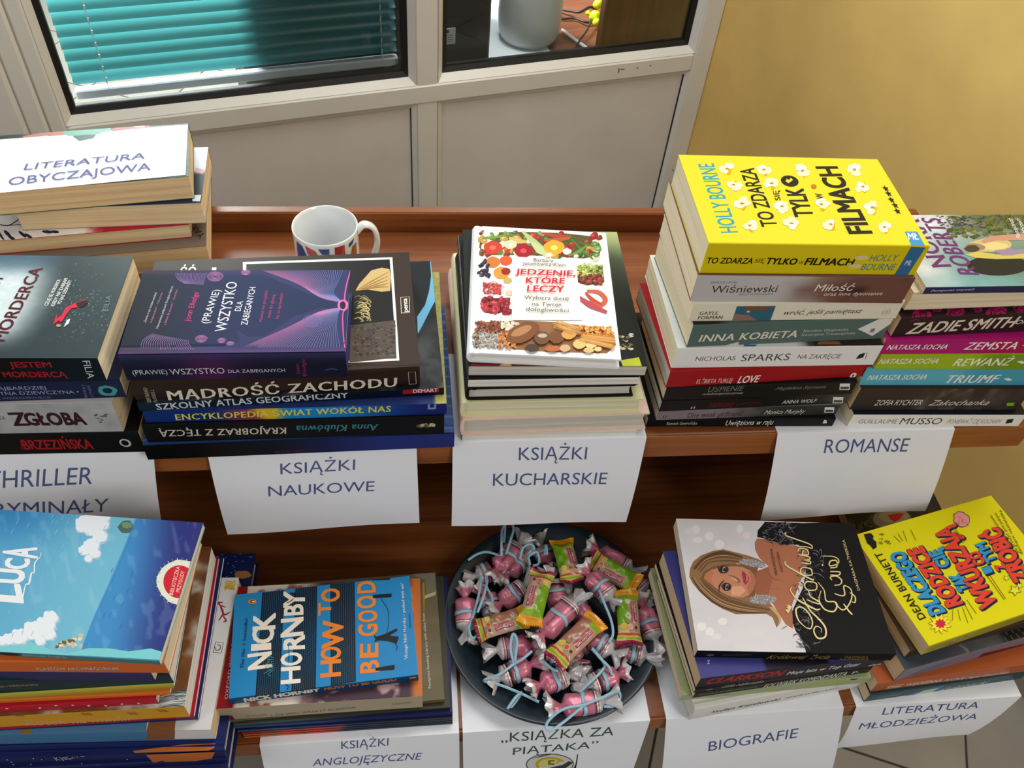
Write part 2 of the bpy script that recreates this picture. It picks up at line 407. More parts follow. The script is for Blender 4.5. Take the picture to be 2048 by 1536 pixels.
# walls
ym = mat('wall_yellow_paint', (226, 190, 112), .8, bump=.25, bscale=30, vary=.035, spec=.2)
SC = 2.12
def wallbox(name, s0, s1, n0, n1, z0, z1, m, parent=None, kind='structure', r=0, part=False):
    b = MB(); b.bbox(s0, s1, n0, n1, z0, z1, r) if r else b.box(s0, s1, n0, n1, z0, z1)
    o = b.build(name, m, parent, None if parent else (0, 0, 0), 0 if parent else WA)
    if kind and not parent: o['kind'] = kind
    return o
CS = 2.117
pvc = mat('pvc_frame', (216, 215, 206), .35, bump=.03, bscale=80, vary=.015)
pvc2 = mat('pvc_infill', (212, 209, 203), .5, bump=.05, bscale=60, vary=.02)
blk = mat('black_gasket', (12, 12, 12), .5)
o = wallbox('wall_right', 1.365, 1.50, -3.2, .06, 0, 2.8, ym)
o = wallbox('wall_back', -1.9, -.62, DW, DW+.1, 0, 2.8, mat('wall_white_paint', (205, 200, 190), .8, bump=.2, bscale=40)); 
for q in ('wall_right',): bpy.data.objects[q].location = wn*DW
wallbox('baseboard_right', 1.351, 1.3655, DW-3.2, DW-.001, 0, .08, mat('baseboard_tile', (150, 138, 122), .5))
win = empty('window_1', wn*DW, WA, kind='structure')
def wb(name, s0, s1, z0, z1, n0, n1, m=pvc, r=.004):
    b = MB(); b.bbox(s0, s1, n0, n1, z0, z1, r); return b.build(name, m, win)
ZG0, ZR0, ZT = .60, .52, 2.0      # glass bottom, rail bottom
def ring(name, s0, s1, z0, z1, wdt, n0, n1, m):   # sloping bead / gasket around an opening
    b = MB(); A = [(s0, n0, z0), (s1, n0, z0), (s1, n0, z1), (s0, n0, z1)]
    B = [(s0+wdt, n1, z0+wdt), (s1-wdt, n1, z0+wdt), (s1-wdt, n1, z1-wdt), (s0+wdt, n1, z1-wdt)]
    C = [(p[0], .045, p[2]) for p in B]; D = [(p[0], .045, p[2]) for p in A]
    for i in range(4):
        j = (i+1) % 4
        b.face([A[i], A[j], B[j], B[i]]); b.face([B[i], B[j], C[j], C[i]]); b.face([C[i], C[j], D[j], D[i]]); b.face([D[i], D[j], A[j], A[i]])
    return b.build(name, m, win)
# frame members
GL, ML, MR, GR, PR = -.290, .516, .573, 1.306, 1.365      # left glass, mullion, right glass, wall corner
wb('mullion', ML, MR, .03, ZT, 0, .07)
wb('rail', GL, GR, .530, .582, -.003, .07, r=.005)
wb('post', GR, PR, 0, 2.3, -.002, .07)
wb('jamb', GL-.035, GL, 0, 2.3, -.004, .07, r=.006)
wb('jamb', GL-.075, GL-.035, 0, 2.3, -.012, .07, r=.006)
wb('jamb', GL-.165, GL-.075, 0, 2.3, -.02, .07, r=.008)
wb('jamb', -.62, GL-.165, 0, 2.3, -.008, .07, r=.008)
wb('bottom_rail', GL, GR, 0, .03, 0, .07)
wb('top_rail', GL, GR, ZT, 2.3, 0, .07)
for s0, s1 in ((GL, ML), (MR, GR)):
    ring('glazing_bead', s0, s1, .582, ZT, .015, .0, .018, pvc)
    ring('gasket', s0+.015, s1-.015, .597, ZT-.015, .013, .020, .026, blk)
    ring('panel_bead', s0, s1, .03, .530, .012, .0, .008, pvc)
    b = MB(); b.box(s0+.014, s1-.014, .014, .04, .04, .518); p_ = b.build('infill_panel', pvc2, win)
b = MB(); b.box(ML-.0135, ML-.0118, .0095, .016, .042, .516); b.box(GR-.0135, GR-.0118, .0095, .016, .042, .516); b.build('panel_joint', blk, win)
gm = bpy.data.materials.new('window_glass'); gm.use_nodes = True; nt = gm.node_tree; nt.nodes.clear()
ou = nt.nodes.new('ShaderNodeOutputMaterial'); mx = nt.nodes.new('ShaderNodeMixShader'); tr_ = nt.nodes.new('ShaderNodeBsdfTransparent'); gl = nt.nodes.new('ShaderNodeBsdfGlossy'); fr = nt.nodes.new('ShaderNodeFresnel')
gl.inputs['Roughness'].default_value = .0; tr_.inputs[0].default_value = (.93, .97, .96, 1); fr.inputs[0].default_value = 1.5
nt.links.new(fr.outputs[0], mx.inputs[0]); nt.links.new(tr_.outputs[0], mx.inputs[1]); nt.links.new(gl.outputs[0], mx.inputs[2]); nt.links.new(mx.outputs[0], ou.inputs[0])
for s0, s1 in ((GL, ML), (MR, GR)):
    b = MB(); b.box(s0+.017, s1-.017, .030, .034, .600, ZT-.017); b.build('glass_pane', gm, win)
# worn marks on the rail
b = MB()
for s, z, a, c in ((1.075, .552, .004, .014), (1.082, .560, .012, .003), (1.13, .559, .005, .003), (1.17, .560, .004, .004), (1.325, .20, .003, .006)):
    b.box(s, s+a, -.0036, -.0028, z, z+c)
b.build('scuff_mark', mat('scuff', (120, 108, 88), .8), win)

# ---- venetian blind behind the left pane
def blm():
    m = bpy.data.materials.new('teal_slat'); m.use_nodes = True; nt = m.node_tree; b = nt.nodes['Principled BSDF']
    b.inputs['Base Color'].default_value = L4((58, 128, 134)); b.inputs['Roughness'].default_value = .35
    t = nt.nodes.new('ShaderNodeBsdfTranslucent'); t.inputs[0].default_value = L4((104, 214, 216)); x = nt.nodes.new('ShaderNodeMixShader'); x.inputs[0].default_value = .32
    o = nt.nodes['Material Output']; nt.links.new(b.outputs[0], x.inputs[1]); nt.links.new(t.outputs[0], x.inputs[2]); nt.links.new(x.outputs[0], o.inputs[0]); return m
SLAT = blm()
bl = empty('venetian_blind', wp(0, 0), WA, 'teal venetian blind hanging behind the left window pane', 'blind')
sl = MB(); P = []
for k in range(7):
    f = k/6-.5; a = math.radians(60); q = f*.031; c = .0045*(1-4*f*f)
    P.append([(GL+.034, q*math.cos(a)+c*math.sin(a), q*math.sin(a)-c*math.cos(a)), (ML-.030, q*math.cos(a)+c*math.sin(a), q*math.sin(a)-c*math.cos(a))])
sl.grid(np.array(P)); first = None
for i in range(44):
    z = .655+.0272*i
    if first is None: first = sl.build('slat', SLAT, bl, loc=(0, .075, z), smooth=True)
    else: c = first.copy(); COL.objects.link(c); c.location = (0, .075, z)
b = MB(); b.bbox(GL+.032, ML-.028, .062, .086, .606, .628, .003); b.build('bottom_rail', mat('blind_rail', (225, 228, 238), .35), bl)
b = MB(); b.bbox(GL+.032, ML-.028, .055, .095, 1.86, 1.90, .003); b.build('head_rail', mat('blind_rail'), bl)
for s in (GL+.105, ML-.070):
    b = MB(); b.tube([(s, .058, .628), (s, .058, 1.86)], .0007, 5)
    for i in range(44):
        z = .645+.0272*i; b.tube([(s-.0006, .0572, z), (s+.0006, .0568, z+.011)], [.0019, .0019], 6)
    b.build('ladder_cord', mat('cord_white', (215, 218, 222), .6), bl)

# ---- things in the room behind the right pane
desk = empty('desk', wp(0, 0), WA, 'brown wooden desk standing behind the window partition', 'desk')
dw = woodmat('desk_wood', (96, 52, 34), (128, 72, 48), (150, 90, 62), .45)
b = MB(); b.bbox(.56, 1.34, .145, .95, .52, .55, .003); b.build('desk_top', dw, desk)
for s in (.58, 1.28):
    b = MB(); b.bbox(s, s+.04, .16, .9, 0, .52, .003); b.build('side_panel', dw, desk)
tw = empty('computer_case', wp(0, 0), WA, 'black computer case with a pale sticker behind the right pane', 'computer')
b = MB(); b.bbox(.565, .752, .125, .52, .55, 1.02, .006); b.build('case', mat('black_case', (26, 24, 20), .35, bump=.05), tw)
b = MB(); b.bbox(.575, .742, .1215, .1255, .68, 1.0, .001); b.build('panel', mat('black_case'), tw)
b = MB(); b.bbox(.608, .654, .119, .1215, .618, .660, .0005, (190, 192, 196)); S_ = Surf(b, lambda x, y, h: (x, .119-h, y)); 
for k in range(4): S_.poly([(.612, .623+.006*k), (.648, .623+.006*k), (.648, .625+.006*k), (.612, .625+.006*k)], (120, 122, 130), px=False)
S_.poly([(.626, .648), (.636, .648), (.636, .657), (.626, .657)], (80, 80, 88), px=False)
b.build('sticker', MATTE, tw)
b = MB(); P = []
for r, z in ((.0, .5512), (.060, .5512), (.074, .556), (.084, .575), (.088, .62), (.090, 1.0), (.084, 1.005), (.0, 1.005)):
    P.append([(.905+r*math.cos(2*math.pi*k/40), .235+r*math.sin(2*math.pi*k/40), z) for k in range(40)])
b.grid(np.array(P), closev=True)
tag(b.build('canister', mat('canister_grey', (226, 227, 228), .35), None, wn*DW, WA, smooth=True), 'tall pale grey cylinder standing on the desk behind the glass', 'canister')
b = MB(); b.bbox(.757, .94, .15, .60, .5502, .5510, .0002)
tag(b.build('paper_sheet', PAPER, None, wn*DW, WA), 'white paper under the grey cylinder on the desk', 'paper')
b = MB(); b.bbox(1.068, 1.36, .108, .14, 0, 1.7, .004)
tag(b.build('cabinet', woodmat('cabinet_wood', (84, 46, 18), (104, 58, 24), (122, 72, 34), .4, 2), None, wn*DW, WA), 'tall brown wood cabinet side behind the right pane beside the yellow wall', 'cabinet')
def qa(u, v, z):   # pixel -> partition coordinates
    p = at(u, v, z); return (p[:2].dot(wd[:2]), p[:2].dot(wn[:2])-DW, z)
cb = MB()
cb.tube(catmull([qa(1118, 18, 0.5600), qa(1140, 22, 0.5650), qa(1160, 24, 0.5750), qa(1180, 14, 0.5800), qa(1192, 20, 0.5650)], 5), .004, 6)
cb.tube(catmull([qa(1122, 38, 0.5550), qa(1150, 37, 0.5570), qa(1170, 44, 0.5600), qa(1190, 46, 0.5550)], 5), .0035, 6)
cb.tube(catmull([qa(1182, 42, 0.5700), qa(1174, 60, 0.5650), qa(1160, 80, 0.5620), qa(1143, 108, 0.5570)], 5), .003, 6)
tag(cb.build('cable_tangle', mat('cable_black', (30, 26, 26), .5), None, wn*DW, WA, smooth=True), 'tangle of dark cables lying on the desk behind the glass', 'cable')
cb = MB(); p0 = qa(1124, 60, 0.5570); p1 = qa(1178, 100, 0.5570); cb.tube([p0, p1], .005, 8)
tag(cb.build('white_stick', mat('stick_white', (240, 240, 245), .3), None, wn*DW, WA), 'thin white stick lying on the desk behind the glass', 'stick')
cb = MB()
for (u, v, r, z) in ((1190, 32, .016, .77), (1193, 45, .012, .763), (1196, 8, .014, .785), (1176, 26, .007, .77)):
    p = np.array(qa(u, v, z-.195)); P = []
    for i in range(7):
        th = math.pi*i/6; P.append([p+r*np.array([math.sin(th)*math.cos(2*math.pi*k/10)*(1+.3*math.sin(3*k)), math.sin(th)*math.sin(2*math.pi*k/10), math.cos(th)]) for k in range(10)])
    cb.grid(np.array(P), closev=True)
tag(cb.build('yellow_clip', mat('yellow_plastic', (215, 230, 20), .4), None, wn*DW, WA, smooth=True), 'bright yellow plastic piece among the cables behind the glass', 'clip')
# back room shell
b = MB(); b.box(-1.9, 3.2, 2.4, 2.5, 0, 2.8); o = b.build('wall_far', mat('far_wall', (190, 200, 200), .8), None, wn*DW, WA); o['kind'] = 'structure'
b = MB(); b.bbox(.12, .54, .14, .55, 0, 1.8, .004)  # dark box added to keep the backlight off the blind's right half
tag(b.build('added_light_blocker', mat('blocker_dark', (48, 50, 48), .5), None, wn*DW, WA), 'dark box added behind the teal blind to shade its right half', 'cabinet')

# ================================================================ BOOK CART
wood = woodmat('cherry_laminate', (96, 50, 24), (124, 68, 33), (150, 90, 48), .36)
wedge = woodmat('cherry_edge', (120, 66, 28), (146, 84, 38), (164, 100, 50), .45)
cart = empty('book_cart', (0, 0, 0), 0, 'cherry wood two tier book cart carrying all the book stacks', 'cart')
XL, XR = -1.0, .705
YF, YB, LF = .5535, .9088, .335
def board(name, x0, x1, y0, y1, z0, z1, m=wood, r=.002):
    b = MB(); b.bbox(x0, x1, y0, y1, z0, z1, r); return b.build(name, m, cart)
board('upper_shelf', XL, XR, YF+.0015, YB, ZU-.0385, ZU)
board('edge_strip', XL, XR, YF-.0005, YF+.0015, ZU-.0375, ZU-.0005, wedge, .0004)
board('back_lip', XL, XR, YB, YB+.0148, ZU-.0385, ZU+.030)
board('lower_shelf', XL, XR, LF+.0015, .86, ZL-.031, ZL)
board('edge_strip', XL, XR, LF-.0005, LF+.0015, ZL-.0305, ZL-.0005, wedge, .0004)
board('back_panel', XL+.05, XR-.16, .86, .88, .12, ZU-.0385)
for x in (XL+.03, XR-.20):
    board('side_panel', x, x+.022, .62, .86, .08, ZL-.031)
    board('upright', x, x+.022, .66, .86, ZL, ZU-.0385)
for x in (XL+.04, XR-.19):
    for y in (.65, .83):
        b = MB(); b.tube([(x-.012, y, .035), (x+.012, y, .035)], .035, 16); b.box(x-.018, x+.018, y-.02, y+.02, .068, .082); b.build('caster', mat('caster_grey', (60, 60, 62), .5), cart)
# ================================================================ BOOKS
def zf(x0, y0, s): return lambda x, y: (x0+x/s, y0+y/s)
zA = zf(0, 230, 4); zB = zf(0, 500, 3.572); zB2 = zf(0, 500, 6.983); zC = zf(230, 490, 2.926); zC2 = zf(280, 530, 4.655); zD = zf(880, 430, 3.268)
zE = zf(1250, 300, 2.648); zE2 = zf(1280, 730, 4.452); zE3 = zf(1360, 600, 4.655); zF = zf(1680, 400, 3.2); zG = zf(0, 1010, 2.92); zG2 = zf(0, 1290, 4.551)
zH = zf(420, 1090, 3.443); zH2 = zf(440, 1330, 4.267); zI = zf(1280, 1010, 2.919); zI2 = zf(1340, 1030, 4.876); zI3 = zf(1370, 1290, 4.876); zJ = zf(1660, 960, 2.667); zJ2 = zf(1720, 1200, 6.244)
def PX(z, pts): return [z(*p) for p in pts]
def tt(S, z, s, p0, p1, cap, col, bold=0., shear=0., space=1.):   # lettering placed by three measured points
    S.text(s, z(*p0), z(*p1), z(p0[0]+cap[0], p0[1]+cap[1]), col, bold, shear, space)
def setpx(S, A, B, z, length=None, anchor='L'):
    a = at(*A, z); b = at(*B, z); u = _n(np.append((b-a)[:2], 0))
    if length and anchor == 'R': a = b-u*length
    def p(u_, v_): w_ = vert(u_, v_, a, b)-a; return (float(w_.dot(u)), float(w_[2]))
    S.p = p
def ls(S, z, s, p0, p1, cap, col, bold=0., shear=0., space=1.):  # spine lettering: cap height in pixels of z
    a = S.p(*z(*p0)); b = S.p(*z(*p1)); c = S.p(*z(p0[0], p0[1]-cap)); h = c[1]-a[1]
    S.text(s, a, b, (a[0], a[1]+h), col, bold, shear, space, px=False)
def bk(key, label, z, A, B, t, d, cover, sp=None, spart=None, **k):
    sfn = None
    if sp or spart:
        def sfn(S):
            setpx(S, A, B, z, k.get('length'), k.get('anchor', 'L'))
            if spart: S.art(spart, 60, 4)
            if sp: sp(S)
    return book(key, label, z, A, B, t, d, cover, spn=sfn, **k)
G_LOW = .0007

# ---------------- romance stack (left)
z = ZU+G_LOW; GE = 'romance paperbacks under the yellow book'
def s(S):
    ls(S, zE2, 'Ramesh Gawrońska', (235, 535), (505, 530), 26, (190, 185, 175)); ls(S, zE2, 'Uwięziona w raju', (755, 538), (1178, 530), 46, (225, 225, 220), .01, .15)
    S.poly([S.p(*zE2(1625, 520)), S.p(*zE2(1665, 518)), S.p(*zE2(1660, 490)), S.p(*zE2(1640, 488))], (220, 220, 215), False)
z = bk('E10', 'black paperback with white lettering at the very bottom, left romance stack', z, (1291.5, 854), (1663.5, 853), .0135, .135, (14, 14, 15), s, group=GE, pages='grey')
def badge(S, z_, x, y, w_, h_):
    P = [S.p(*z_(x, y+h_)), S.p(*z_(x+w_, y+h_)), S.p(*z_(x+w_+6, y)), S.p(*z_(x+6, y))]; S.poly(P, (225, 225, 220), False)
    P = [S.p(*z_(x+8, y+h_*.9)), S.p(*z_(x+w_-8, y+h_*.9)), S.p(*z_(x+w_-4, y+h_*.5)), S.p(*z_(x+12, y+h_*.5))]; S.poly(P, (70, 75, 72), False)
def s(S):
    ls(S, zE2, 'II', (200, 475), (232, 473), 24, (60, 50, 60)); ls(S, zE2, 'One week girlfriend', (415, 470), (905, 452), 42, (62, 50, 60), .012, .1)
    ls(S, zE2, 'Monica Murphy', (1100, 440), (1465, 428), 36, (215, 210, 195), 0, .35); badge(S, zE2, 1640, 375, 85, 48)
z = bk('E9', 'paperback with grey to black spine reading One week girlfriend', z, (1312, 840), (1671, 828), .0155, .138, (120, 112, 112), s,
       lambda X, Y: mix((128, 116, 122), (48, 50, 48), sstep(.35, .75, X+.1*vnoise(X*20, Y*2, 3))), group=GE, pages='grey')
def s(S):
    ls(S, zE2, 'II', (450, 390), (485, 388), 18, (190, 190, 190)); ls(S, zE2, 'SIERGIEJ', (610, 378), (825, 370), 38, (110, 18, 22), .01, .1)
    ls(S, zE2, 'ŁOWCZYNI', (850, 360), (1070, 352), 24, (95, 16, 20)); ls(S, zE2, '~ANNA WOLF', (1262, 345), (1565, 332), 30, (195, 195, 190), 0, .1); badge(S, zE2, 1715, 285, 90, 54)
z = bk('E8', 'dark paperback with dull red and pale lettering, third from the bottom of left romance stack', z, (1318, 823), (1690, 806), .0155, .136, (16, 16, 16), s,
       lambda X, Y: mix((18, 18, 18), (85, 92, 88), .75*sstep(.55, 1, X)*fbm(X*14, Y*2, 4)*1.4), group=GE, pages='grey')
def s(S):
    ls(S, zE2, 'UŚPIENIE', (600, 240), (915, 228), 46, (120, 118, 112), 0, .1); ls(S, zE2, 'niebezpiecznie', (550, 268), (915, 256), 18, (170, 168, 160), 0, .4)
    ls(S, zE2, 'Magdalena Szymania', (1205, 222), (1650, 205), 26, (130, 126, 120), 0, .4); badge(S, zE2, 1775, 165, 90, 56)
z = bk('E7', 'black paperback with faded grey lettering directly under the red LOVE book', z, (1325.5, 802), (1701, 789), .0195, (1269, 623), (24, 22, 21), s, group=GE)
def s(S):
    ls(S, zE2, 'ELŻBIETA TURLEJ', (498, 165), (815, 155), 36, (225, 200, 190), .005, .12); ls(S, zE2, 'LOVE', (865, 162), (1052, 152), 60, (235, 225, 215), .02, .15)
    S.blob(S.p(*zE2(1897, 94)), (.0035, .0045), (235, 225, 220), px=False); S.blob(S.p(*zE2(1897, 94)), (.0012, .002), (150, 20, 28), px=False)
z = bk('E6', 'red paperback with white LOVE on the spine', z, (1331, 776), (1728, 753), .0235, (1282, 566), (158, 20, 28), s, group=GE, pages='grey')
def s(S):
    ls(S, zE3, 'NICHOLAS', (140, 568), (510, 560), 40, (88, 84, 82)); ls(S, zE3, 'SPARKS', (560, 570), (1010, 560), 62, (72, 70, 70)); ls(S, zE3, 'NA ZAKRĘCIE', (1085, 548), (1490, 542), 40, (92, 88, 86), 0, .1)
    S.poly([S.p(*zE3(*p)) for p in ((1635, 550), (1670, 505), (1725, 490), (1705, 535), (1665, 545))], (35, 35, 38), False); S.poly([S.p(*zE3(*p)) for p in ((1722, 550), (1728, 550), (1746, 488), (1740, 488))], (90, 90, 90), False)
def tp(T):
    T.art(lambda X, Y: mix((225, 225, 222), (52, 40, 34), sstep(.58, .66, X+.05*Y)), 30, 6, 0, 1, 0, .35)
    T.poly(PX(zE3, [(590, 432), (700, 432), (720, 415), (600, 415)]), (40, 100, 170)); T.poly(PX(zE3, [(1270, 414), (1500, 414), (1480, 385), (1300, 385)]), (150, 95, 55))
z = bk('E5', 'white paperback directly above the red one in the left romance stack', z, (1342.5, 737), (1745, 730.5), .0285, (1301, 510), (232, 230, 226), s, top=tp, group=GE)
def s(S):
    ls(S, zE3, '~INNA KOBIETA', (172, 390), (1080, 345), 62, (226, 218, 200), .012, .12)
    ls(S, zE3, 'Karolina Głogowska', (1145, 298), (1560, 284), 22, (190, 196, 188), .006, .1); ls(S, zE3, 'Katarzyna Troszczyńska', (1130, 334), (1628, 318), 22, (190, 196, 188), .006, .1)
    S.poly([S.p(*zE3(*p)) for p in ((1655, 270), (1790, 335), (2000, 195), (1990, 165), (1850, 178))], (222, 220, 212), False); S.poly([S.p(*zE3(*p)) for p in ((1760, 300), (1800, 300), (1822, 265), (1785, 265))], (120, 125, 122), False)
    S.poly([S.p(*zE3(*p)) for p in ((410, 425), (548, 420), (545, 388))], (205, 200, 190), False)
def tp(T):
    T.art(lambda X, Y: mix((82, 104, 98), (40, 34, 30), sstep(.2, .1, X)), 30, 4, 0, 1, 0, .3)
    T.poly(PX(zE3, [(620, 210), (770, 208), (780, 262), (650, 262)]), (28, 20, 18)); T.poly(PX(zE3, [(650, 262), (780, 258), (782, 272), (655, 274)]), (214, 200, 170)); T.poly(PX(zE3, [(1530, 182), (1850, 178), (1655, 270), (1600, 240)]), (150, 120, 76))
z = bk('E4', 'grey green paperback INNA KOBIETA with torn paper picture', z, (1373, 695), (1763.6, 678), .030, .138, (84, 106, 100), s, top=tp, group=GE)
def s(S):
    ls(S, zE3, '~GAYLE', (178, 138), (350, 136), 30, (70, 62, 56)); ls(S, zE3, '~FORMAN', (165, 180), (390, 175), 30, (70, 62, 56))
    P = [S.p(*zE3(*p)) for p in ((485, 190), (842, 188), (892, 55), (530, 58))]; S.poly(P, (48, 100, 118), False)
    S.poly([S.p(*zE3(*p)) for p in ((485, 190), (720, 190), (640, 140), (510, 130))], (150, 110, 96), False); S.poly([S.p(*zE3(*p)) for p in ((600, 100), (800, 95), (860, 60), (620, 58))], (120, 78, 62), False); S.poly([S.p(*zE3(*p)) for p in ((620, 115), (650, 115), (650, 100), (620, 100))], (220, 190, 170), False)
    ls(S, zE3, 'wróć, jeśli pamiętasz', (965, 138), (1690, 120), 42, (62, 52, 50), 0, .4)
    q = [S.p(*zE3(*p)) for p in ((1880, 130), (1945, 128), (1965, 90), (1900, 92))]; S.stroke(q+[q[0]], .0004, (90, 90, 86), False, False); ls(S, zE3, 'W', (1905, 118), (1940, 117), 14, (90, 90, 86))
z = bk('E3', 'cream paperback with a small teal photo on the spine', z, (1376.5, 643.6), (1790, 638), .0235, .137, (226, 218, 196), s, group=GE)
def s(S):
    ls(S, zE, 'JANUSZ LEON', (452, 708), (590, 706), 12, (90, 80, 76)); ls(S, zE, 'Wiśniewski', (452, 757), (800, 752), 38, (58, 50, 50), .006); ls(S, zE, 'IRADA WOWNENKO', (602, 770), (782, 768), 10, (90, 80, 76))
    ls(S, zE, 'Miłość', (1000, 748), (1205, 745), 36, (235, 225, 220), 0, .15); ls(S, zE, 'oraz inne dysonanse', (1050, 772), (1360, 768), 18, (230, 215, 210), .008, .1)
z = bk('E2', 'paperback with grey spine fading into a brown face photo', z, (1380, 602), (1803, 606.6), .031, (1339, 360), (120, 84, 74), s,
       lambda X, Y: mix(mix((190, 184, 180), (112, 74, 62), sstep(.38, .72, X+.25*fbm(X*5, Y*2, 8)-.12)), (60, 36, 30), sstep(.55, .75, fbm(X*9+4, Y*2.4, 5))*sstep(.6, .75, X)), group=GE)
def popcorn(T, z_, x, y, r=34, seed=0):
    rn = random.Random(seed); T.blob(z_(x+8, y+8), (r*.013*20*.36*1.2, r*.26*.9), (206, 166, 10), 12, jit=.2, seed=seed)
    for k in range(5):
        a = rn.uniform(0, 6.28); q = rn.uniform(.3, .62)*r
        T.blob(z_(x+q*math.cos(a), y+q*math.sin(a)*.75), (r*.2, r*.15), (248, 242, 222) if k % 2 else (238, 222, 184), 10, jit=.25, seed=seed+k)
    T.blob(z_(x, y), (r*.09, r*.05), (190, 120, 50), 8, jit=.3, seed=seed)
def tp(T):
    Y_ = (218, 206, 44); bl_ = (24, 26, 30)
    T.poly(PX(zE, [(1480, 432), (1548, 432), (1592, 513), (1519, 511)]), (70, 140, 190)); tt(T, zE, 'MŁ', (1502, 474), (1556, 474), (-6, -34), (225, 235, 240), .02)
    tt(T, zE, 'HOLLY BOURNE', (598, 436), (468, 72), (-88, 3), (52, 150, 166), .014)
    tt(T, zE, 'TO ZDARZA', (808, 402), (682, 96), (-82, 5), bl_, .018, .06); tt(T, zE, 'SIĘ', (824, 266), (812, 214), (-28, 2), bl_, .012)
    tt(T, zE, 'TYLK', (998, 350), (942, 205), (-96, 4), bl_, .03, .06); T.blob(zE(872, 165), (18, 11), bl_, 22, rot=.2); T.poly(PX(zE, [(850, 168), (868, 176), (890, 158), (878, 148), (868, 160), (856, 152)]), Y_)
    tt(T, zE, 'W', (1052, 258), (1042, 230), (-36, 2), bl_, .02); tt(T, zE, 'FILMACH', (1308, 440), (1120, 86), (-118, 6), bl_, .034, .05)
    for i, (x, y) in enumerate(((540, 100), (735, 105), (940, 110), (1215, 105), (1260, 195), (1310, 305), (1375, 410), (575, 185), (620, 285), (660, 400), (775, 178), (830, 300), (880, 390), (1040, 290), (1090, 395))): popcorn(T, zE, x, y, 44, i*7)
    T.blob(zE(998, 195), (5, 5), (180, 110, 40), 10, jit=.3)
    for x, y in ((1380, 205), (1395, 232), (1410, 265), (1430, 294), (1442, 325)):
        c = T.p(*zE(x, y)); T.poly([(c[0]+(.0024 if k % 2 else .0055)*math.cos(.3+k*math.pi/5)*.6, c[1]+(.0024 if k % 2 else .0055)*math.sin(.3+k*math.pi/5)) for k in range(10)], bl_, False)
def s(S):
    k_ = (24, 22, 14); ls(S, zE, 'TO ZDARZA', (430, 600), (672, 602), 30, k_, .02, .1); ls(S, zE, 'SIĘ', (684, 596), (738, 596), 20, k_, .005, .1); ls(S, zE, 'TYLKO', (745, 603), (905, 607), 32, k_, .03, .1)
    ls(S, zE, 'W', (918, 604), (942, 604), 16, k_, .01); ls(S, zE, 'FILMACH', (948, 608), (1205, 611), 36, k_, .03, .1); ls(S, zE, 'HOLLY', (1290, 588), (1438, 588), 34, (66, 130, 140), .01, .1); ls(S, zE, 'BOURNE', (1245, 636), (1425, 636), 34, (66, 130, 140), .01, .1)
    S.poly([S.p(*zE(*p)) for p in ((1425, 664), (1495, 664), (1592, 516), (1516, 512))], (52, 106, 150), False); ls(S, zE, 'MŁ', (1478, 610), (1512, 610), 26, (190, 205, 215), .02)
    for x, y in ((1250, 570), (1215, 615)): S.blob(S.p(*zE(x, y)), (.006, .003), (225, 200, 140), 10, False, .3)
z = bk('E1', 'thick bright yellow paperback with popcorn and hand drawn black title', z, (1399, 547), (1828, 551), .034, (1363, 309.5), (218, 206, 44), s, top=tp, group=GE, spcol=(216, 194, 12))

# ---------------- romance stack (right)
z = ZU+G_LOW; GF = 'romance paperbacks at the right end of the upper shelf'
def s(S):
    ls(S, zF, 'GUILLAUME', (112, 1430), (358, 1430), 26, (130, 126, 122)); ls(S, zF, 'MUSSO', (376, 1435), (638, 1435), 40, (60, 58, 58)); ls(S, zF, 'PONIEWAŻ CIĘ KOCHAM', (680, 1430), (1018, 1430), 26, (140, 134, 128), 0, .1)
    S.poly([S.p(*zF(*p)) for p in ((1058, 1432), (1070, 1405), (1112, 1400), (1100, 1425))], (25, 25, 28), False)
z = bk('F8', 'white spined paperback at the bottom of the right romance stack', z, (1694, 853), (2035, 853), .020, .135, (236, 234, 228), s, top=lambda T: T.poly([(0, 0), (T.W, 0), (T.W, T.H), (0, T.H)], (22, 26, 36), False), group=GF)
def s(S):
    ls(S, zF, 'ZOFIA RYCHTER', (216, 1315), (515, 1312), 34, (225, 222, 214), .01, .15); ls(S, zF, 'Zakochanka', (560, 1315), (945, 1312), 34, (220, 214, 205), 0, .45)
    S.poly([S.p(*zF(*p)) for p in ((1065, 1318), (1110, 1318), (1118, 1298), (1070, 1298))], (110, 190, 40), False)
z = bk('F7', 'dark brown paperback with green mark, under the turquoise one', z, (1699, 819), (2033, 819), .0335, .13, (52, 42, 40), s,
       lambda X, Y: mix((56, 46, 44), (122, 108, 100), sstep(.35, .8, fbm(X*22, Y*3, 11))*sstep(.25, .45, X)*sstep(1.05, .7, X)*.7), group=GF, pages='tan')
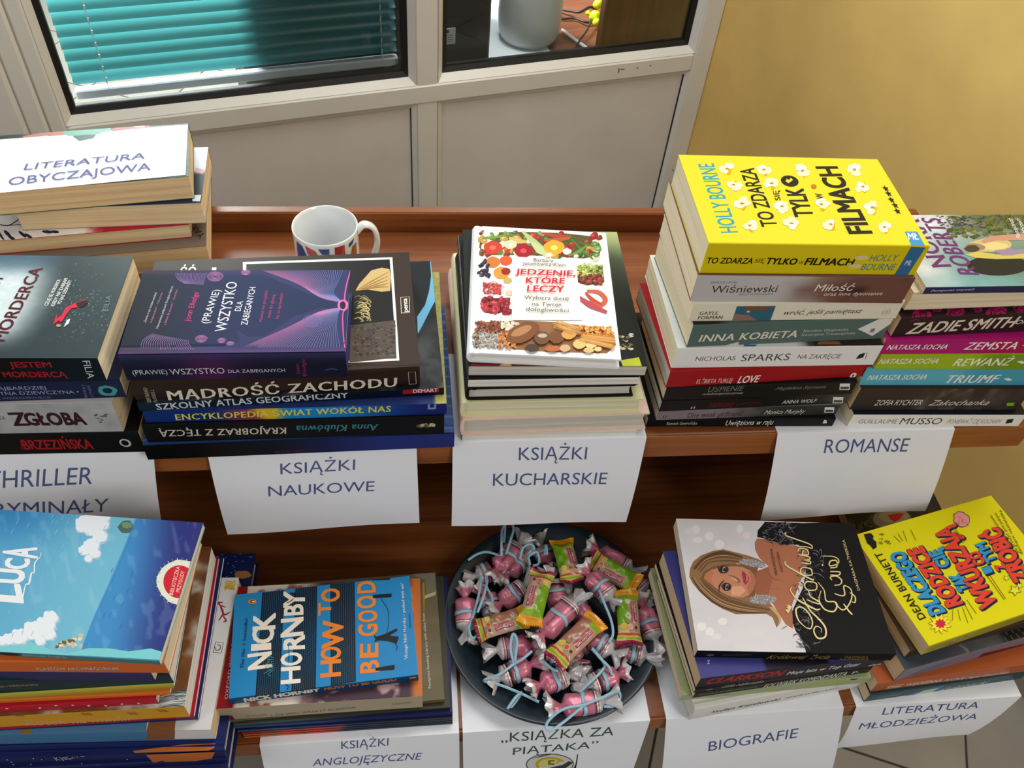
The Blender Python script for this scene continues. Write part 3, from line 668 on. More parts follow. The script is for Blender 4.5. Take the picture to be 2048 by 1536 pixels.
for key, nm, c1, c2, A, B, t_, y0, y1, capn, capt, x0n, x1n, x0t, x1t, lb in (
    ('F6', 'TRIUMF', (94, 178, 196), (74, 160, 184), (1716, 770), (2060, 770), .0245, 1152, 1172, 32, 50, 172, 545, 668, 1000, 'turquoise paperback with TRIUMF spine'),
    ('F5', 'REWANŻ', (160, 184, 34), (120, 150, 30), (1747, 737.5), (2070, 738), .0215, 1050, 1062, 32, 46, 243, 620, 718, 1085, 'lime green paperback with REWANŻ spine'),
    ('F4', 'ZEMSTA', (176, 26, 112), (172, 22, 84), (1758, 708), (2070, 706), .0195, 958, 958, 30, 46, 296, 678, 788, 1120, 'magenta paperback with ZEMSTA spine')):
    def s(S, nm=nm, y0=y0, y1=y1, capn=capn, capt=capt, x0n=x0n, x1n=x1n, x0t=x0t, x1t=x1t):
        ls(S, zF, '~NATASZA SOCHA', (x0n, y0), (x1n, y0-4), capn, (236, 236, 226), .004, .18); ls(S, zF, '~'+nm, (x0t, y1), (x1t, y1-4), capt, (240, 240, 232), .008, .18)
        x = x1t+45; S.poly([S.p(*zF(*p)) for p in ((x, y1-28), (x+35, y1-34), (x+60, y1-20), (x+30, y1-14))], (230, 232, 225), False)
    z = bk(key, lb, z, A, B, t_, .132, c1, s, lambda X, Y, c1=c1, c2=c2: mix(c1, c2, sstep(.48, .62, X)), group=GF, length=.21, pages='tan')
def rose(T, z_, x, y, r, seed=0, f=None):
    for k in range(7):
        q = r*(1-k*.13); T.blob(z_(x+k*1.5, y+k*.8), (q/3.2, q/3.2*.6), (176, 34, 96) if k % 2 == 0 else (70, 16, 44), 14, jit=.18, seed=seed+k)
def tp(T):
    for i, (x, y, r) in enumerate(((520, 735, 60), (740, 715, 60), (1000, 720, 70), (620, 700, 30), (880, 700, 30), (1150, 700, 50))): rose(T, zF, x, y, r, i*9)
def s(S):
    ls(S, zF, 'ZADIE SMITH', (418, 858), (1112, 812), 66, (226, 208, 190), .02, .22); ls(S, zF, 'ON BEAUTY', (1118, 795), (1420, 780), 26, (220, 216, 206), .01, .15)
    for i, (x, y) in enumerate(((450, 780), (560, 790), (640, 735), (830, 730), (960, 770), (1090, 735))):
        c = S.p(*zF(x, y)); S.stroke([c, (c[0]+.004, c[1]+.003), (c[0]+.009, c[1]+.001)], .0007, (170, 40, 90), False)
z = bk('F3', 'dark paperback with pink roses above the magenta one', z, (1781.5, 675), (2060, 663), .0265, .135, (44, 30, 32), s, top=tp, group=GF, length=.20, pages='tan')
z = bk('F2', 'paperback showing cream page edges under the lake photo cover', z+.004, (1808, 620), (2060, 611), .0225, .118, (214, 200, 175), spine='B', group=GF, length=.20)
def tp(T):
    def f(X, Y):
        a = mix((236, 240, 240), (132, 176, 170), sstep(.05, .3, X)*sstep(.95, .3, Y)); a = a*(1-sstep(.25, .6, X)[..., None]*.45)+np.array((86, 108, 72))*sstep(.25, .6, X)[..., None]*.45
        a = a*(1-.25*(fbm(X*12, Y*10, 3)-.5)[..., None]); g_ = sstep(.55, .95, Y)*sstep(.3, .6, X); a = a*(1-g_[..., None]*.6)+np.array((62, 68, 34))*g_[..., None]*.6
        return mix((140, 196, 200), (0, 0, 0), 0*X)*(1-sstep(.0, .3, Y)[..., None])*.5+a*(.5+.5*sstep(0, .3, Y)[..., None])
    T.art(lambda X, Y: f(X, Y)*.86, 90, 60)
    for i in range(160): rn = random.Random(i+7); x = rn.uniform(700, 1178); y = rn.uniform(95, 240); T.blob(zF(x, y), (rn.uniform(3, 10), rn.uniform(1.5, 4)), rn.choice(((74, 84, 44), (96, 100, 52), (60, 74, 46), (110, 112, 66), (86, 104, 70))), 8, jit=.4, seed=i)
    T.blob(zF(1010, 420), (62, 20), (34, 36, 34), 24); T.poly(PX(zF, [(800, 350), (880, 330), (1000, 350), (1200, 345), (1200, 375), (1000, 380), (860, 370)]), (196, 180, 90))
    T.blob(zF(960, 290), (40, 14), (196, 176, 116), 18, jit=.12); T.blob(zF(985, 296), (26, 8), (214, 196, 130), 14, jit=.2); T.blob(zF(860, 305), (20, 8), (150, 124, 98), 14, jit=.15); T.blob(zF(842, 312), (14, 7), (70, 56, 42), 12, jit=.2); T.poly(PX(zF, [(900, 265), (960, 232), (1178, 215), (1178, 260), (1000, 262), (920, 280)]), (190, 140, 112)); T.blob(zF(1085, 335), (26, 7), (150, 130, 150), 18, jit=.35)
    for i in range(60):
        rn = random.Random(i); x = rn.uniform(620, 930); y = rn.uniform(95, 165)+(x-620)*.05; T.blob(zF(x, y), (3.2, 1.3), rn.choice(((70, 60, 90), (120, 110, 140), (50, 60, 40))), 6, jit=.3, seed=i)
    for i in range(40):
        rn = random.Random(i+99); x = rn.uniform(940, 1178); y = rn.uniform(90, 190); T.stroke([zF(x, y+20), zF(x+rn.uniform(-30, 30), y-20)], 1.2, rn.choice(((96, 92, 40), (130, 120, 60), (60, 64, 30))))
    tt(T, zF, '~NORA', (712, 424), (500, 125), (-118, 6), (106, 46, 104), .012); tt(T, zF, '~ROBERTS', (888, 478), (630, 120), (-124, -4), (106, 46, 104), .012)
    tt(T, zF, 'Pensjonat', (1162, 250), (1098, 118), (-30, 0), (225, 225, 225), 0, .4); tt(T, zF, 'Marzeń', (1200, 220), (1150, 120), (-30, 0), (225, 225, 225), 0, .4)
def s(S): ls(S, zF, 'Pensjonat marzeń', (580, 587), (855, 577), 12, (220, 220, 230), .005, .2)
z = bk('F1', 'paperback with purple lettering over a lake and boat photo', z, (1844, 589), (2100, 585), .009, (1830, 430), (150, 190, 190), s, top=tp, group=GF, length=.19, spcol=(48, 44, 84))

# ---------------- science stack
z = ZU+G_LOW; GC = 'popular science and reference books under the navy Wszystko book'
z = bk('C6', 'large blue book at the bottom of the science stack, its spine fading to black', z, (296.6, 917), (908, 891.6), .022, (889.6, 613), (40, 62, 120), lambda S: ls(S, zC, 'BRAND NEW', (940, 1212), (1110, 1200), 12, (110, 30, 40)),
       lambda X, Y: mix((8, 8, 10), (38, 50, 118), sstep(.25, .8, X)), group=GC, pages='white', hard=True,
       top=lambda T: T.art(lambda X, Y: mix((34, 62, 118), (86, 130, 178), .6*(np.abs(np.sin(Y*42))>.96)+.35*fbm(X*9, Y*9, 2)), 60, 90))
def s(S):
    S.text('~KRAJOBRAZ Z TĘCZĄ', S.p(*zC(1000, 1068)), S.p(*zC(256, 1084)), S.p(*zC(1000, 1104)), (206, 198, 176), .006, px=False)
    S.text('~Anna Klubówna', S.p(*zC(1540, 1048)), S.p(*zC(1060, 1058)), S.p(*zC(1540, 1084)), (60, 128, 134), .004, .2, px=False)
    c = S.p(*zC(1820, 1058))
    for k in range(4): S.blob((c[0]+.004*k-.006, c[1]+.001*(k % 2)), (.004, .003), (190, 182, 150) if k % 2 else (90, 84, 70), 12, False, .3, k)
z = bk('C5', 'black book whose spine lettering stands upside down', z, (296.6, 886), (888, 867.6), .027, .2, (14, 13, 14), s, group=GC, pages='cream')
def s(S): ls(S, zC, '~ENCYKLOPEDIA ŚWIAT WOKÓŁ NAS', (358, 1025), (1615, 975), 34, (222, 208, 60), .012, .08); S.poly([S.p(*zC(*p)) for p in ((1830, 962), (1878, 960), (1880, 920), (1832, 922))], (130, 150, 200), False); S.poly([S.p(*zC(*p)) for p in ((1842, 952), (1868, 950), (1868, 930), (1844, 932))], (24, 40, 90), False)
def ga(X, Y):
    a = mix((14, 44, 110), (128, 52, 84), sstep(.2, .34, X)); a = a*(1-sstep(.36, .4, X+.03*Y)[..., None])+np.array((214, 180, 40))*sstep(.36, .4, X+.03*Y)[..., None]
    a = a*(1-sstep(.41, .47, X)[..., None])+np.array((26, 130, 196))*sstep(.41, .47, X)[..., None]; return a*(1-sstep(.6, .95, X)[..., None])+np.array((20, 36, 110))*sstep(.6, .95, X)[..., None]
z = bk('C4', 'blue encyclopedia with yellow spine lettering', z, (293, 845), (893, 828), .0155, (876, 544), (30, 48, 104), s, ga, group=GC, pages='white', top=lambda T: T.art(lambda X, Y: mix((34, 50, 104), (196, 188, 96), sstep(.955, .965, X)*(.6+.5*fbm(X*300, Y*120, 2))), 120, 90))
def s(S): ls(S, zC, 'SZKOLNY ATLAS GEOGRAFICZNY', (248, 965), (1365, 893), 36, (200, 206, 206), .016); S.poly([S.p(*zC(*p)) for p in ((1683, 872), (1895, 860), (1898, 832), (1685, 845))], (160, 26, 34), False); ls(S, zC, 'DEMART', (1745, 866), (1888, 858), 20, (224, 210, 205), .02)
def tp(T):
    T.art(lambda X, Y: mix((26, 30, 34), (88, 92, 92), sstep(.35, .8, fbm(X*16, Y*9, 5))*sstep(.7, .2, Y)*.9), 80, 60)
    T.poly(PX(zC, [(1843, 96), (1856, 96), (1872, 330), (1850, 370), (1800, 470), (1772, 520), (1768, 420), (1815, 350), (1838, 270), (1850, 180)]), (112, 182, 222))
z = bk('C3', 'school atlas with black cover and pale blue arc', z, (279.5, 821.5), (888, 789), .010, (862, 522), (20, 26, 34), s, top=tp, group=GC, pages='white',
       spart=lambda X, Y: mix((14, 34, 44), (12, 14, 34), X))
def s(S):
    ls(S, zC, '~MĄDROŚĆ ZACHODU', (318, 902), (1650, 822), 54, (218, 208, 186), .03, .05, 1.05)
    S.dn = None
    S.text('~BERTRAND', S.p(*zC(215, 915)), S.p(*zC(188, 828)), S.p(*zC(192, 916)), (170, 150, 130), px=False); S.text('~RUSSELL', S.p(*zC(250, 912)), S.p(*zC(226, 838)), S.p(*zC(230, 913)), (170, 150, 130), px=False)
    q = [S.p(*zC(*p)) for p in ((1722, 808), (1762, 806), (1758, 735), (1716, 738))]; S.stroke(q+[q[0]], .0006, (190, 180, 165), False, False)
def tp(T):
    T.poly(PX(zC, [(300, 95), (1728, 42), (1785, 700), (150, 740)]), (56, 42, 34))
    fr = PX(zC, [(748, 100), (1623, 72), (1664, 676), (760, 720)])
    T.poly(fr, (244, 244, 240)); q = PX(zC, [(768, 112), (1608, 84), (1648, 664), (770, 706)]); T.poly(q, (24, 22, 22))
    T.poly(PX(zC, [(1380, 470), (1640, 440), (1646, 660), (1370, 690)]), (84, 74, 66))
    for i in range(160):
        rn = random.Random(i); T.blob(zC(rn.uniform(1385, 1636), rn.uniform(460, 655)), (3, 2.2), rn.choice(((104, 92, 80), (70, 60, 54), (90, 76, 70), (58, 50, 46))), 7, jit=.3, seed=i)
    T.poly(PX(zC, [(1408, 268), (1430, 228), (1500, 150), (1560, 134), (1606, 142), (1614, 190), (1610, 270), (1560, 275), (1480, 262)]), (206, 176, 116))
    for a in range(5): T.stroke(PX(zC, [(1420+a*8, 262), (1500+a*15, 215+a*8), (1600, 160+a*22)]), [1, 2.4, 1], (150, 114, 60))
    for i in range(26):
        rn = random.Random(i+5); y = 290+rn.uniform(0, 150); x = 1395+rn.uniform(0, 55); T.stroke(PX(zC, [(x, y), (x+25, y-8), (x+50, y+10), (x+40, y+18)]), [1, 2.2, 1], rn.choice(((176, 160, 100), (208, 190, 130), (120, 108, 70))))
    for x0 in (380, 540): tt(T, zC, 'ŚĆ' if x0 == 380 else 'J', (x0, 185), (x0+(90 if x0 == 380 else 45), 183), (6, -50), (232, 228, 215), .02)
    q = PX(zC, [(1676, 400), (1724, 396), (1722, 304), (1672, 308)]); T.stroke(q+[q[0]], 1.2, (225, 220, 205), True, False); tt(T, zC, 'penta', (1714, 392), (1708, 314), (-26, 2), (230, 225, 210), .03)
z = bk('C2', 'thick brown hardback MĄDROŚĆ ZACHODU with framed sculpture picture', z, (274, 804), (840, 771), .0262, (820.6, 504), (56, 42, 34), s, top=tp, group=GC, hard=True, pages='white', spcol=(46, 30, 22))
def spiral(T, z_, cx, cy, r, n, col, w_=.8, asp=.6):
    P = []
    for i in range(n*14+1): a = i*2*math.pi/14; q = r*(.1+.9*i/(n*14)); P.append(z_(cx+q*math.cos(a), cy+q*asp*math.sin(a)))
    T.stroke(P, w_, col, True, False)
def tp(T):
    def f(X, Y):
        a = mix((34, 37, 50), (34, 44, 82), sstep(0, .5, X)); b_ = sstep(.12, .0, Y)+sstep(.9, 1, Y)*.7; return a*(1-.45*b_[..., None])+np.array((130, 80, 140))*.45*b_[..., None]
    T.art(f, 60, 40)
    fan1 = [(1890, 345), (1750, 335), (1500, 240), (1290, 150), (1160, 90), (1000, 60), (1010, 42), (1930, 38), (1960, 38), (1925, 200)]
    T.poly(PX(zC2, fan1), (50, 54, 98)); fan2 = [(1890, 400), (1700, 400), (1450, 470), (1290, 580), (1150, 665), (1000, 670), (900, 600), (930, 720), (700, 775), (1890, 765), (1905, 600)]
    T.poly(PX(zC2, fan2), (50, 53, 96))
    for i in range(34):
        t_ = i/33; c = tuple(np.array((196, 118, 166))*(1-t_)+np.array((112, 134, 190))*t_)
        T.stroke(PX(zC2, [(1885, 348), (1800-260*t_*(1-t_)-120*(1-t_), 300-40*t_), (1560-100*(1-t_)+280*t_, 170), (1130+760*t_, 44)]), [1.4, .7, .6, .7], c)
        T.stroke(PX(zC2, [(1885, 395), (1790-130*(1-t_)+60*t_, 440), (1500-120*(1-t_)+330*t_, 580), (960+900*t_, 768)]), [1.4, .7, .6, .7], c)
    for (x, y, r, n) in ((700, 110, 80, 6), (985, 70, 45, 5), (570, 690, 60, 5), (760, 705, 40, 4), (840, 735, 38, 4)): spiral(T, zC2, x, y, r, n, (176, 122, 176))
    for i in range(22):
        a = 60+i*16; T.stroke(PX(zC2, [(0+i*24, 790), (30+i*20, 700+i*1.5), (120+i*16, 640+i*3)]), .9, (150, 118, 172)); T.stroke(PX(zC2, [(330+i*14, 75), (350+i*12, 130), (420+i*8, 175+i*.5)]), .8, (140, 112, 176))
    T.poly(PX(zC2, [(95, 790), (200, 660), (330, 600), (460, 570), (470, 590), (570, 585), (620, 640), (600, 770)]), (92, 90, 150)) if False else None
    for i in range(12): spiral(T, zC2, 560, 690, 70+i*26, 1, (132, 112, 170), .7, .55) if False else None
    spiral(T, zC2, 1605, 525, 100, 7, (120, 122, 190), .6, .62)
    T.stroke(PX(zC2, [(1965, 40), (1925, 180), (1905, 320), (1925, 400), (1890, 450), (1890, 600), (1905, 770)]), [2.2, 2.8, 2.2, 2.2], (226, 90, 160))
    T.blob(zC2(1890, 375), (11, 11), (236, 110, 170), 20); T.blob(zC2(1888, 376), (6, 8), (26, 30, 66), 20)
    Wt = (236, 236, 240); tt(T, zC2, '(PRAWIE)', (636, 546), (748, 234), (-70, -3), Wt, .006); tt(T, zC2, 'WSZYSTKO', (800, 622), (908, 162), (-104, -3), Wt, .006); tt(T, zC2, 'DLA', (936, 430), (962, 340), (-56, -2), Wt, .006)
    tt(T, zC2, 'ZABIEGANYCH', (1000, 560), (1078, 210), (-60, -2), Wt, .006); tt(T, zC2, 'Jonn Elledge', (462, 528), (548, 256), (-52, -3), (214, 66, 130), .006)
    for (s_, a, b_) in (('Nawet nie przyjdzie', (1136, 528), (1190, 240)), ('wam do głowy,', (1210, 495), (1262, 270)), ('by to sprawdzić', (1290, 500), (1336, 265))): tt(T, zC2, s_, a, b_, (-30, 0), (190, 70, 130), .004)
    for (s_, a, b_, c) in (('„Zawsze o tym chciałem wiedzieć', (52, 540), (160, 255), (205, 205, 215)), ('Independent" - Observer', (110, 538), (215, 255), (180, 120, 160)), ('Nieoczywiste połączenie Douglasa Adamsa', (168, 592), (310, 200), (205, 205, 215)), ('z Billem Brysonem." - Guardian', (240, 560), (355, 230), (180, 120, 160))): tt(T, zC2, s_, a, b_, (-22, 0), c, .004)
def s(S):
    ls(S, zC2, '(PRAWIE)', (-60, 1012), (262, 1004), 42, (196, 196, 202), .008); ls(S, zC2, 'WSZYSTKO', (288, 1010), (795, 998), 52, (200, 200, 205), .01); ls(S, zC2, 'DLA ZABIEGANYCH', (826, 994), (1355, 984), 30, (196, 196, 202), .008)
    S.text('Jonn', S.p(*zC2(1490, 1005)), S.p(*zC2(1480, 910)), S.p(*zC2(1455, 1006)), (150, 36, 90), .006, px=False); S.text('Elledge', S.p(*zC2(1550, 1025)), S.p(*zC2(1535, 868)), S.p(*zC2(1518, 1025)), (150, 36, 90), .006, px=False)
    S.stroke([S.p(*zC2(1725, 970)), S.p(*zC2(1780, 955)), S.p(*zC2(1842, 965))], .0016, (50, 70, 110), False)
z = bk('C1', 'navy hardback (PRAWIE) WSZYSTKO with pink fan pattern on top of the stack', z, (255.6, 758), (695.5, 751.5), .032, (303.5, 540.6), (40, 44, 90), s,
       lambda X, Y: mix(mix((22, 22, 44), (70, 28, 70), np.exp(-((X-.38)/.14)**2)), (70, 66, 110), sstep(.6, 1, Y)*.7), top=tp, group=GC, hard=True, pages='white', m=MATTE)

# ---------------- cookbook stack (spines to the left)
z = ZU+G_LOW; GD = 'cookbooks under the white healing food cover'
def tpd(T): T.poly(PX(zD, [(215, 1478), (545, 1472), (540, 1452), (215, 1458)]), (14, 14, 14)); T.poly(PX(zD, [(960, 1462), (1100, 1435), (1270, 1410), (1275, 1440), (1100, 1455)]), (60, 88, 40))
z = bk('D8', 'white cookbook with a black bar and green leaves at the bottom of the pile', z, (924, 881), (1272, 870), .008, .23, (228, 226, 218), None, spine='L', top=tpd, group=GD, pages='white', spcol=(20, 20, 20))
z = bk('D7', 'pale pink cookbook near the bottom of the cookbook pile', z, (922, 872), (1290, 858), .026, (903, 536), (236, 208, 192), spine='L', group=GD, pages='grey', hard=True)
z = bk('D6', 'pale yellow cookbook below the black covered ones', z, (922, 834), (1280, 826), .022, (916.7, 506), (226, 222, 176), spine='L', group=GD, pages='yellow', hard=True)
z = bk('D5', 'thin black covered cookbook with white pages, the lower of two', z, (932, 801), (1265, 793), .018, .21, (18, 18, 18), spine='L', group=GD, pages='grey', hard=True)
z = bk('D4', 'black covered cookbook just under the dark green glossy one', z, (934, 776), (1275, 770), .012, .225, (20, 20, 20), spine='L', group=GD, pages='white')
def tp(T):
    def f(X, Y):
        a = mix((22, 26, 20), (96, 112, 84), sstep(.35, 1, Y)*sstep(.5, 1, X)); g_ = sstep(.75, 1, Y)*sstep(.7, .95, X); return a*(1-g_[..., None])+np.array((176, 186, 130))*g_[..., None]
    T.art(f, 50, 60)
    for i in range(30):
        rn = random.Random(i); T.blob(zD(rn.uniform(1165, 1250), rn.uniform(780, 880)), (5, 2.5), rn.choice(((200, 196, 170), (120, 110, 60), (50, 40, 24), (16, 14, 10))), 9, jit=.3, seed=i)
    T.poly(PX(zD, [(1180, 950), (1300, 930), (1320, 990), (1200, 1000)]), (190, 196, 60)); T.poly(PX(zD, [(200, 970), (720, 985), (700, 1040), (210, 1035)]), (120, 34, 26)); T.blob(zD(430, 985), (12, 4), (205, 170, 120), 12)
    q = PX(zD, [(702, 1018), (840, 1020), (838, 985), (700, 985)]); T.stroke(q+[q[0]], 1, (225, 215, 205), True, False)
z = bk('D3', 'large dark green glossy cookbook directly under the white one', z, (935, 752), (1290, 752), .014, (929, 459), (26, 30, 22), spine='L', top=tp, group=GD, pages='grey', m=GLOSS)
def tp(T):
    rn = random.Random(4)
    def cl(x0, x1, y0, y1, n, cols, r0, r1, sh=.7):
        for i in range(n):
            x = rn.uniform(x0, x1); y = rn.uniform(y0, y1)+(x-(x0+x1)/2)*.03; r = rn.uniform(r0, r1)/3.268; c = rn.choice(cols)
            T.blob(zD(x, y), (r, r*sh), c, 12, jit=.15, seed=i, rot=rn.uniform(0, 3)); T.blob(zD(x-r*.8, y-r*.9), (r*.45, r*.3), tuple(min(255, q+40) for q in c), 8, jit=.2, seed=i+1)
    T.poly(PX(zD, [(262, 150), (380, 112), (560, 110), (800, 118), (1000, 140), (1045, 190), (1045, 262), (940, 285), (700, 268), (480, 262), (300, 262), (256, 210)]), (92, 84, 46)); T.poly(PX(zD, [(232, 760), (280, 700), (520, 690), (760, 700), (1000, 730), (1130, 760), (1150, 850), (1090, 905), (900, 900), (700, 895), (500, 880), (235, 870), (212, 800)]), (150, 104, 66)); T.poly(PX(zD, [(270, 600), (300, 545), (460, 540), (450, 620), (380, 645), (290, 638)]), (110, 22, 36)); T.poly(PX(zD, [(892, 340), (1060, 330), (1075, 440), (960, 462), (900, 440)]), (110, 104, 50))
    cl(265, 1040, 120, 270, 90, ((62, 96, 40), (96, 128, 56), (176, 60, 30), (190, 150, 70), (220, 210, 190), (150, 30, 34), (120, 60, 30)), 16, 34)
    for (x0, y0, x1, y1, w_, c) in ((660, 120, 860, 145, 9, (170, 70, 40)), (680, 165, 850, 150, 9, (186, 90, 50)), (540, 110, 690, 230, 12, (178, 196, 130)), (600, 180, 700, 260, 16, (196, 206, 150)), (450, 150, 560, 175, 11, (206, 180, 110)), (860, 160, 1000, 290, 5, (90, 130, 50)), (900, 180, 1040, 200, 5, (80, 120, 50)), (270, 150, 440, 130, 6, (110, 150, 60)), (840, 270, 960, 200, 6, (110, 150, 70))): T.stroke(PX(zD, [(x0, y0), ((x0+x1)/2, (y0+y1)/2+8), (x1, y1)]), [w_*.4, w_, w_*.5], c)
    for x, y, r, c in ((545, 235, 60, (160, 24, 34)), (745, 215, 66, (226, 168, 50)), (345, 215, 58, (200, 60, 34)), (460, 195, 40, (206, 210, 170)), (1010, 190, 22, (100, 140, 70)), (1030, 220, 22, (120, 160, 90)), (1020, 262, 22, (100, 140, 70)), (830, 240, 28, (236, 230, 220)), (715, 262, 20, (236, 226, 210))):
        T.blob(zD(x, y), (r/3.268, r/3.268*.75), c, 18, jit=.08); T.blob(zD(x, y), (r/9, r/12), tuple(min(255, q+50) for q in c), 10)
    for x, y, r, c in ((345, 310, 46, (206, 120, 50)), (430, 300, 40, (214, 90, 50)), (400, 380, 50, (220, 150, 60)), (430, 370, 30, (150, 40, 30)), (440, 430, 26, (196, 170, 90)), (450, 510, 24, (220, 200, 170))): T.blob(zD(x, y), (r/3.268, r/3.268*.8), c, 18, jit=.06)
    cl(255, 320, 300, 410, 14, ((40, 34, 60), (60, 30, 50), (30, 30, 40)), 14, 20); T.poly(PX(zD, [(255, 485), (345, 428), (425, 470), (340, 535)]), (206, 190, 190)); cl(285, 395, 450, 515, 60, ((180, 50, 50), (206, 84, 76), (150, 40, 44)), 8, 12); cl(275, 460, 545, 640, 34, ((150, 30, 44), (120, 24, 40), (176, 54, 60)), 18, 24)
    cl(890, 1060, 330, 400, 46, ((170, 186, 90), (190, 204, 120), (140, 156, 70)), 12, 18); cl(895, 1070, 390, 455, 30, ((120, 34, 40), (90, 50, 40), (150, 60, 50)), 14, 18)
    for pts, w_, c in (([(960, 500), (1040, 510), (1080, 560), (1040, 595), (980, 560)], 10, (206, 96, 66)), ([(950, 510), (1000, 560), (1060, 590)], 8, (190, 76, 56)), ([(905, 540), (980, 590), (1090, 640)], 12, (186, 76, 84))): T.stroke(PX(zD, pts), [w_*.5, w_, w_*.5], c)
    T.poly(PX(zD, [(470, 275), (885, 300), (930, 690), (470, 690)]), (240, 236, 232))
    cl(235, 395, 700, 770, 110, ((120, 60, 40), (150, 84, 56), (96, 46, 32)), 9, 13); cl(400, 530, 705, 760, 60, ((206, 190, 160), (226, 214, 190)), 8, 12); cl(215, 390, 775, 870, 190, ((150, 140, 130), (120, 112, 104), (176, 166, 156)), 6, 10); cl(380, 500, 770, 880, 120, ((186, 116, 60), (160, 92, 44), (206, 140, 80)), 6, 10)
    for x, y, rx, ry, c, ro in ((540, 780, 110, 60, (126, 76, 44), -.4), (530, 770, 70, 26, (176, 126, 84), -.4), (665, 815, 50, 42, (110, 76, 56), 0), (668, 800, 30, 14, (190, 170, 150), 0), (760, 810, 52, 40, (120, 76, 46), 0), (600, 880, 44, 26, (70, 56, 46), 0), (840, 790, 46, 34, (214, 160, 80), 0), (735, 885, 50, 20, (186, 104, 60), 0), (815, 882, 34, 24, (206, 170, 130), 0), (910, 855, 42, 32, (220, 190, 120), 0), (985, 862, 36, 20, (226, 200, 140), 0), (970, 895, 34, 18, (220, 186, 120), 0), (1030, 888, 24, 16, (226, 200, 140), 0)): T.blob(zD(x, y), (rx/3.268, ry/3.268), c, 20, jit=.07, rot=ro)
    for i in range(40): T.stroke(PX(zD, [(730+rn.uniform(0, 60), 700+i*1.2), (900+rn.uniform(-30, 30), 745+i*1.3)]), .9, rn.choice(((206, 150, 84), (226, 176, 110), (180, 120, 60)))); T.stroke(PX(zD, [(900+rn.uniform(0, 30), 780+i*1.5), (1140+rn.uniform(-20, 10), 800+i*2.3)]), .9, rn.choice(((196, 130, 64), (216, 160, 90))))
    cl(900, 1130, 740, 790, 70, ((214, 140, 50), (196, 90, 40), (226, 170, 80)), 9, 14, .5)
    g_ = (56, 56, 52); r_d = (204, 26, 40)
    tt(T, zD, 'Barbara', (610, 316), (738, 322), (2, -22), g_, 0); tt(T, zD, 'Jakimowicz-Klein', (538, 340), (820, 350), (2, -22), g_, 0)
    tt(T, zD, 'JEDZENIE,', (492, 398), (882, 412), (4, -34), r_d, .018); tt(T, zD, 'KTÓRE', (560, 456), (812, 462), (4, -36), r_d, .018); tt(T, zD, 'LECZY', (568, 512), (808, 516), (4, -38), r_d, .018)
    gg = (66, 80, 60); tt(T, zD, 'Wybierz dietę', (548, 562), (840, 572), (2, -24), gg, 0); tt(T, zD, 'na Twoje', (600, 606), (792, 610), (2, -24), gg, 0); tt(T, zD, 'dolegliwości', (560, 640), (838, 650), (2, -26), gg, 0)
z = bk('D1', 'white hardback JEDZENIE, KTÓRE LECZY with vegetables and bread', z, (935, 724), (1238, 738), .013, (942.7, 451), (240, 240, 240), spine='L', top=tp, group=GD, pages='white', hard=True)

# ---------------- thriller stack
z = ZU+G_LOW; GB = 'thrillers at the left end of the upper shelf'
def s(S): ls(S, zB, 'BRZEZIŃSKA', (182, 1425), (672, 1418), 66, (166, 30, 30), .022); S.text('EMMA', S.p(*zB(182, 1424)), S.p(*zB(176, 1352)), S.p(*zB(150, 1424)), (160, 30, 30), .01, px=False); S.blob(S.p(*zB(895, 1378)), (.0055, .0065), (196, 192, 180), px=False); S.blob(S.p(*zB(893, 1378)), (.0036, .0045), (14, 14, 14), px=False)
z = bk('B4', 'black thriller with red lettering at the bottom of its stack', z, (0, 910), (292.5, 904.5), .032, .142, (16, 16, 18), s, group=GB, length=.21, anchor='R')
def s(S):
    for nm, p0, p1, c in (('EMMA BRZEZIŃSKA', (-260, 1218), (46, 1212), 28), ): ls(S, zB, nm, p0, p1, c, (60, 40, 44))
    ls(S, zB, 'Z', (104, 1255), (215, 1252), 92, (56, 22, 24), .03); ls(S, zB, 'GŁOBA', (205, 1250), (622, 1246), 84, (58, 22, 26), .04)
    for k in range(10): rn = random.Random(k); S.blob((S.p(*zB(725, 1200))[0]+rn.uniform(-.006, .006), S.p(*zB(725, 1205))[1]+rn.uniform(-.007, .007)), (.0018, .001), (90, 88, 88), 7, False, .3, k)
z = bk('B3', 'pale grey paperback with dark red title in the thriller stack', z, (0, 867), (247.8, 862.5), .041, .14, (186, 184, 180), s, lambda X, Y: mix((188, 186, 182), (150, 148, 146), fbm(X*20, Y*5, 3)), group=GB, length=.205, anchor='R', pages='tan')
def s(S):
    ls(S, zB, 'NAJBARDZIEJ', (-60, 1002), (332, 995), 24, (150, 152, 180), .008); ls(S, zB, 'SAMOTNA DZIEWCZYNA •', (-160, 1042), (568, 1024), 24, (150, 152, 180), .008); ls(S, zB, 'WE WSZECHŚWIECIE', (-60, 1068), (368, 1060), 14, (110, 112, 140), .004)
    c = S.p(*zB(768, 1005)); S.blob(c, (.0085, .0075), (70, 150, 146), 16, False, .12); S.blob(c, (.0045, .004), (24, 26, 52), 12, False)
    S.text('BARRY', S.p(*zB(625, 1052)), S.p(*zB(602, 958)), S.p(*zB(606, 1052)), (120, 110, 140), px=False); S.text('LYNDS', S.p(*zB(668, 1050)), S.p(*zB(640, 968)), S.p(*zB(648, 1050)), (120, 110, 140), px=False)
z = bk('B2', 'navy paperback with a teal bird ring on the spine', z, (0, 804), (253.4, 795), .0245, .138, (26, 28, 58), s, group=GB, length=.21, anchor='R', pages='tan')
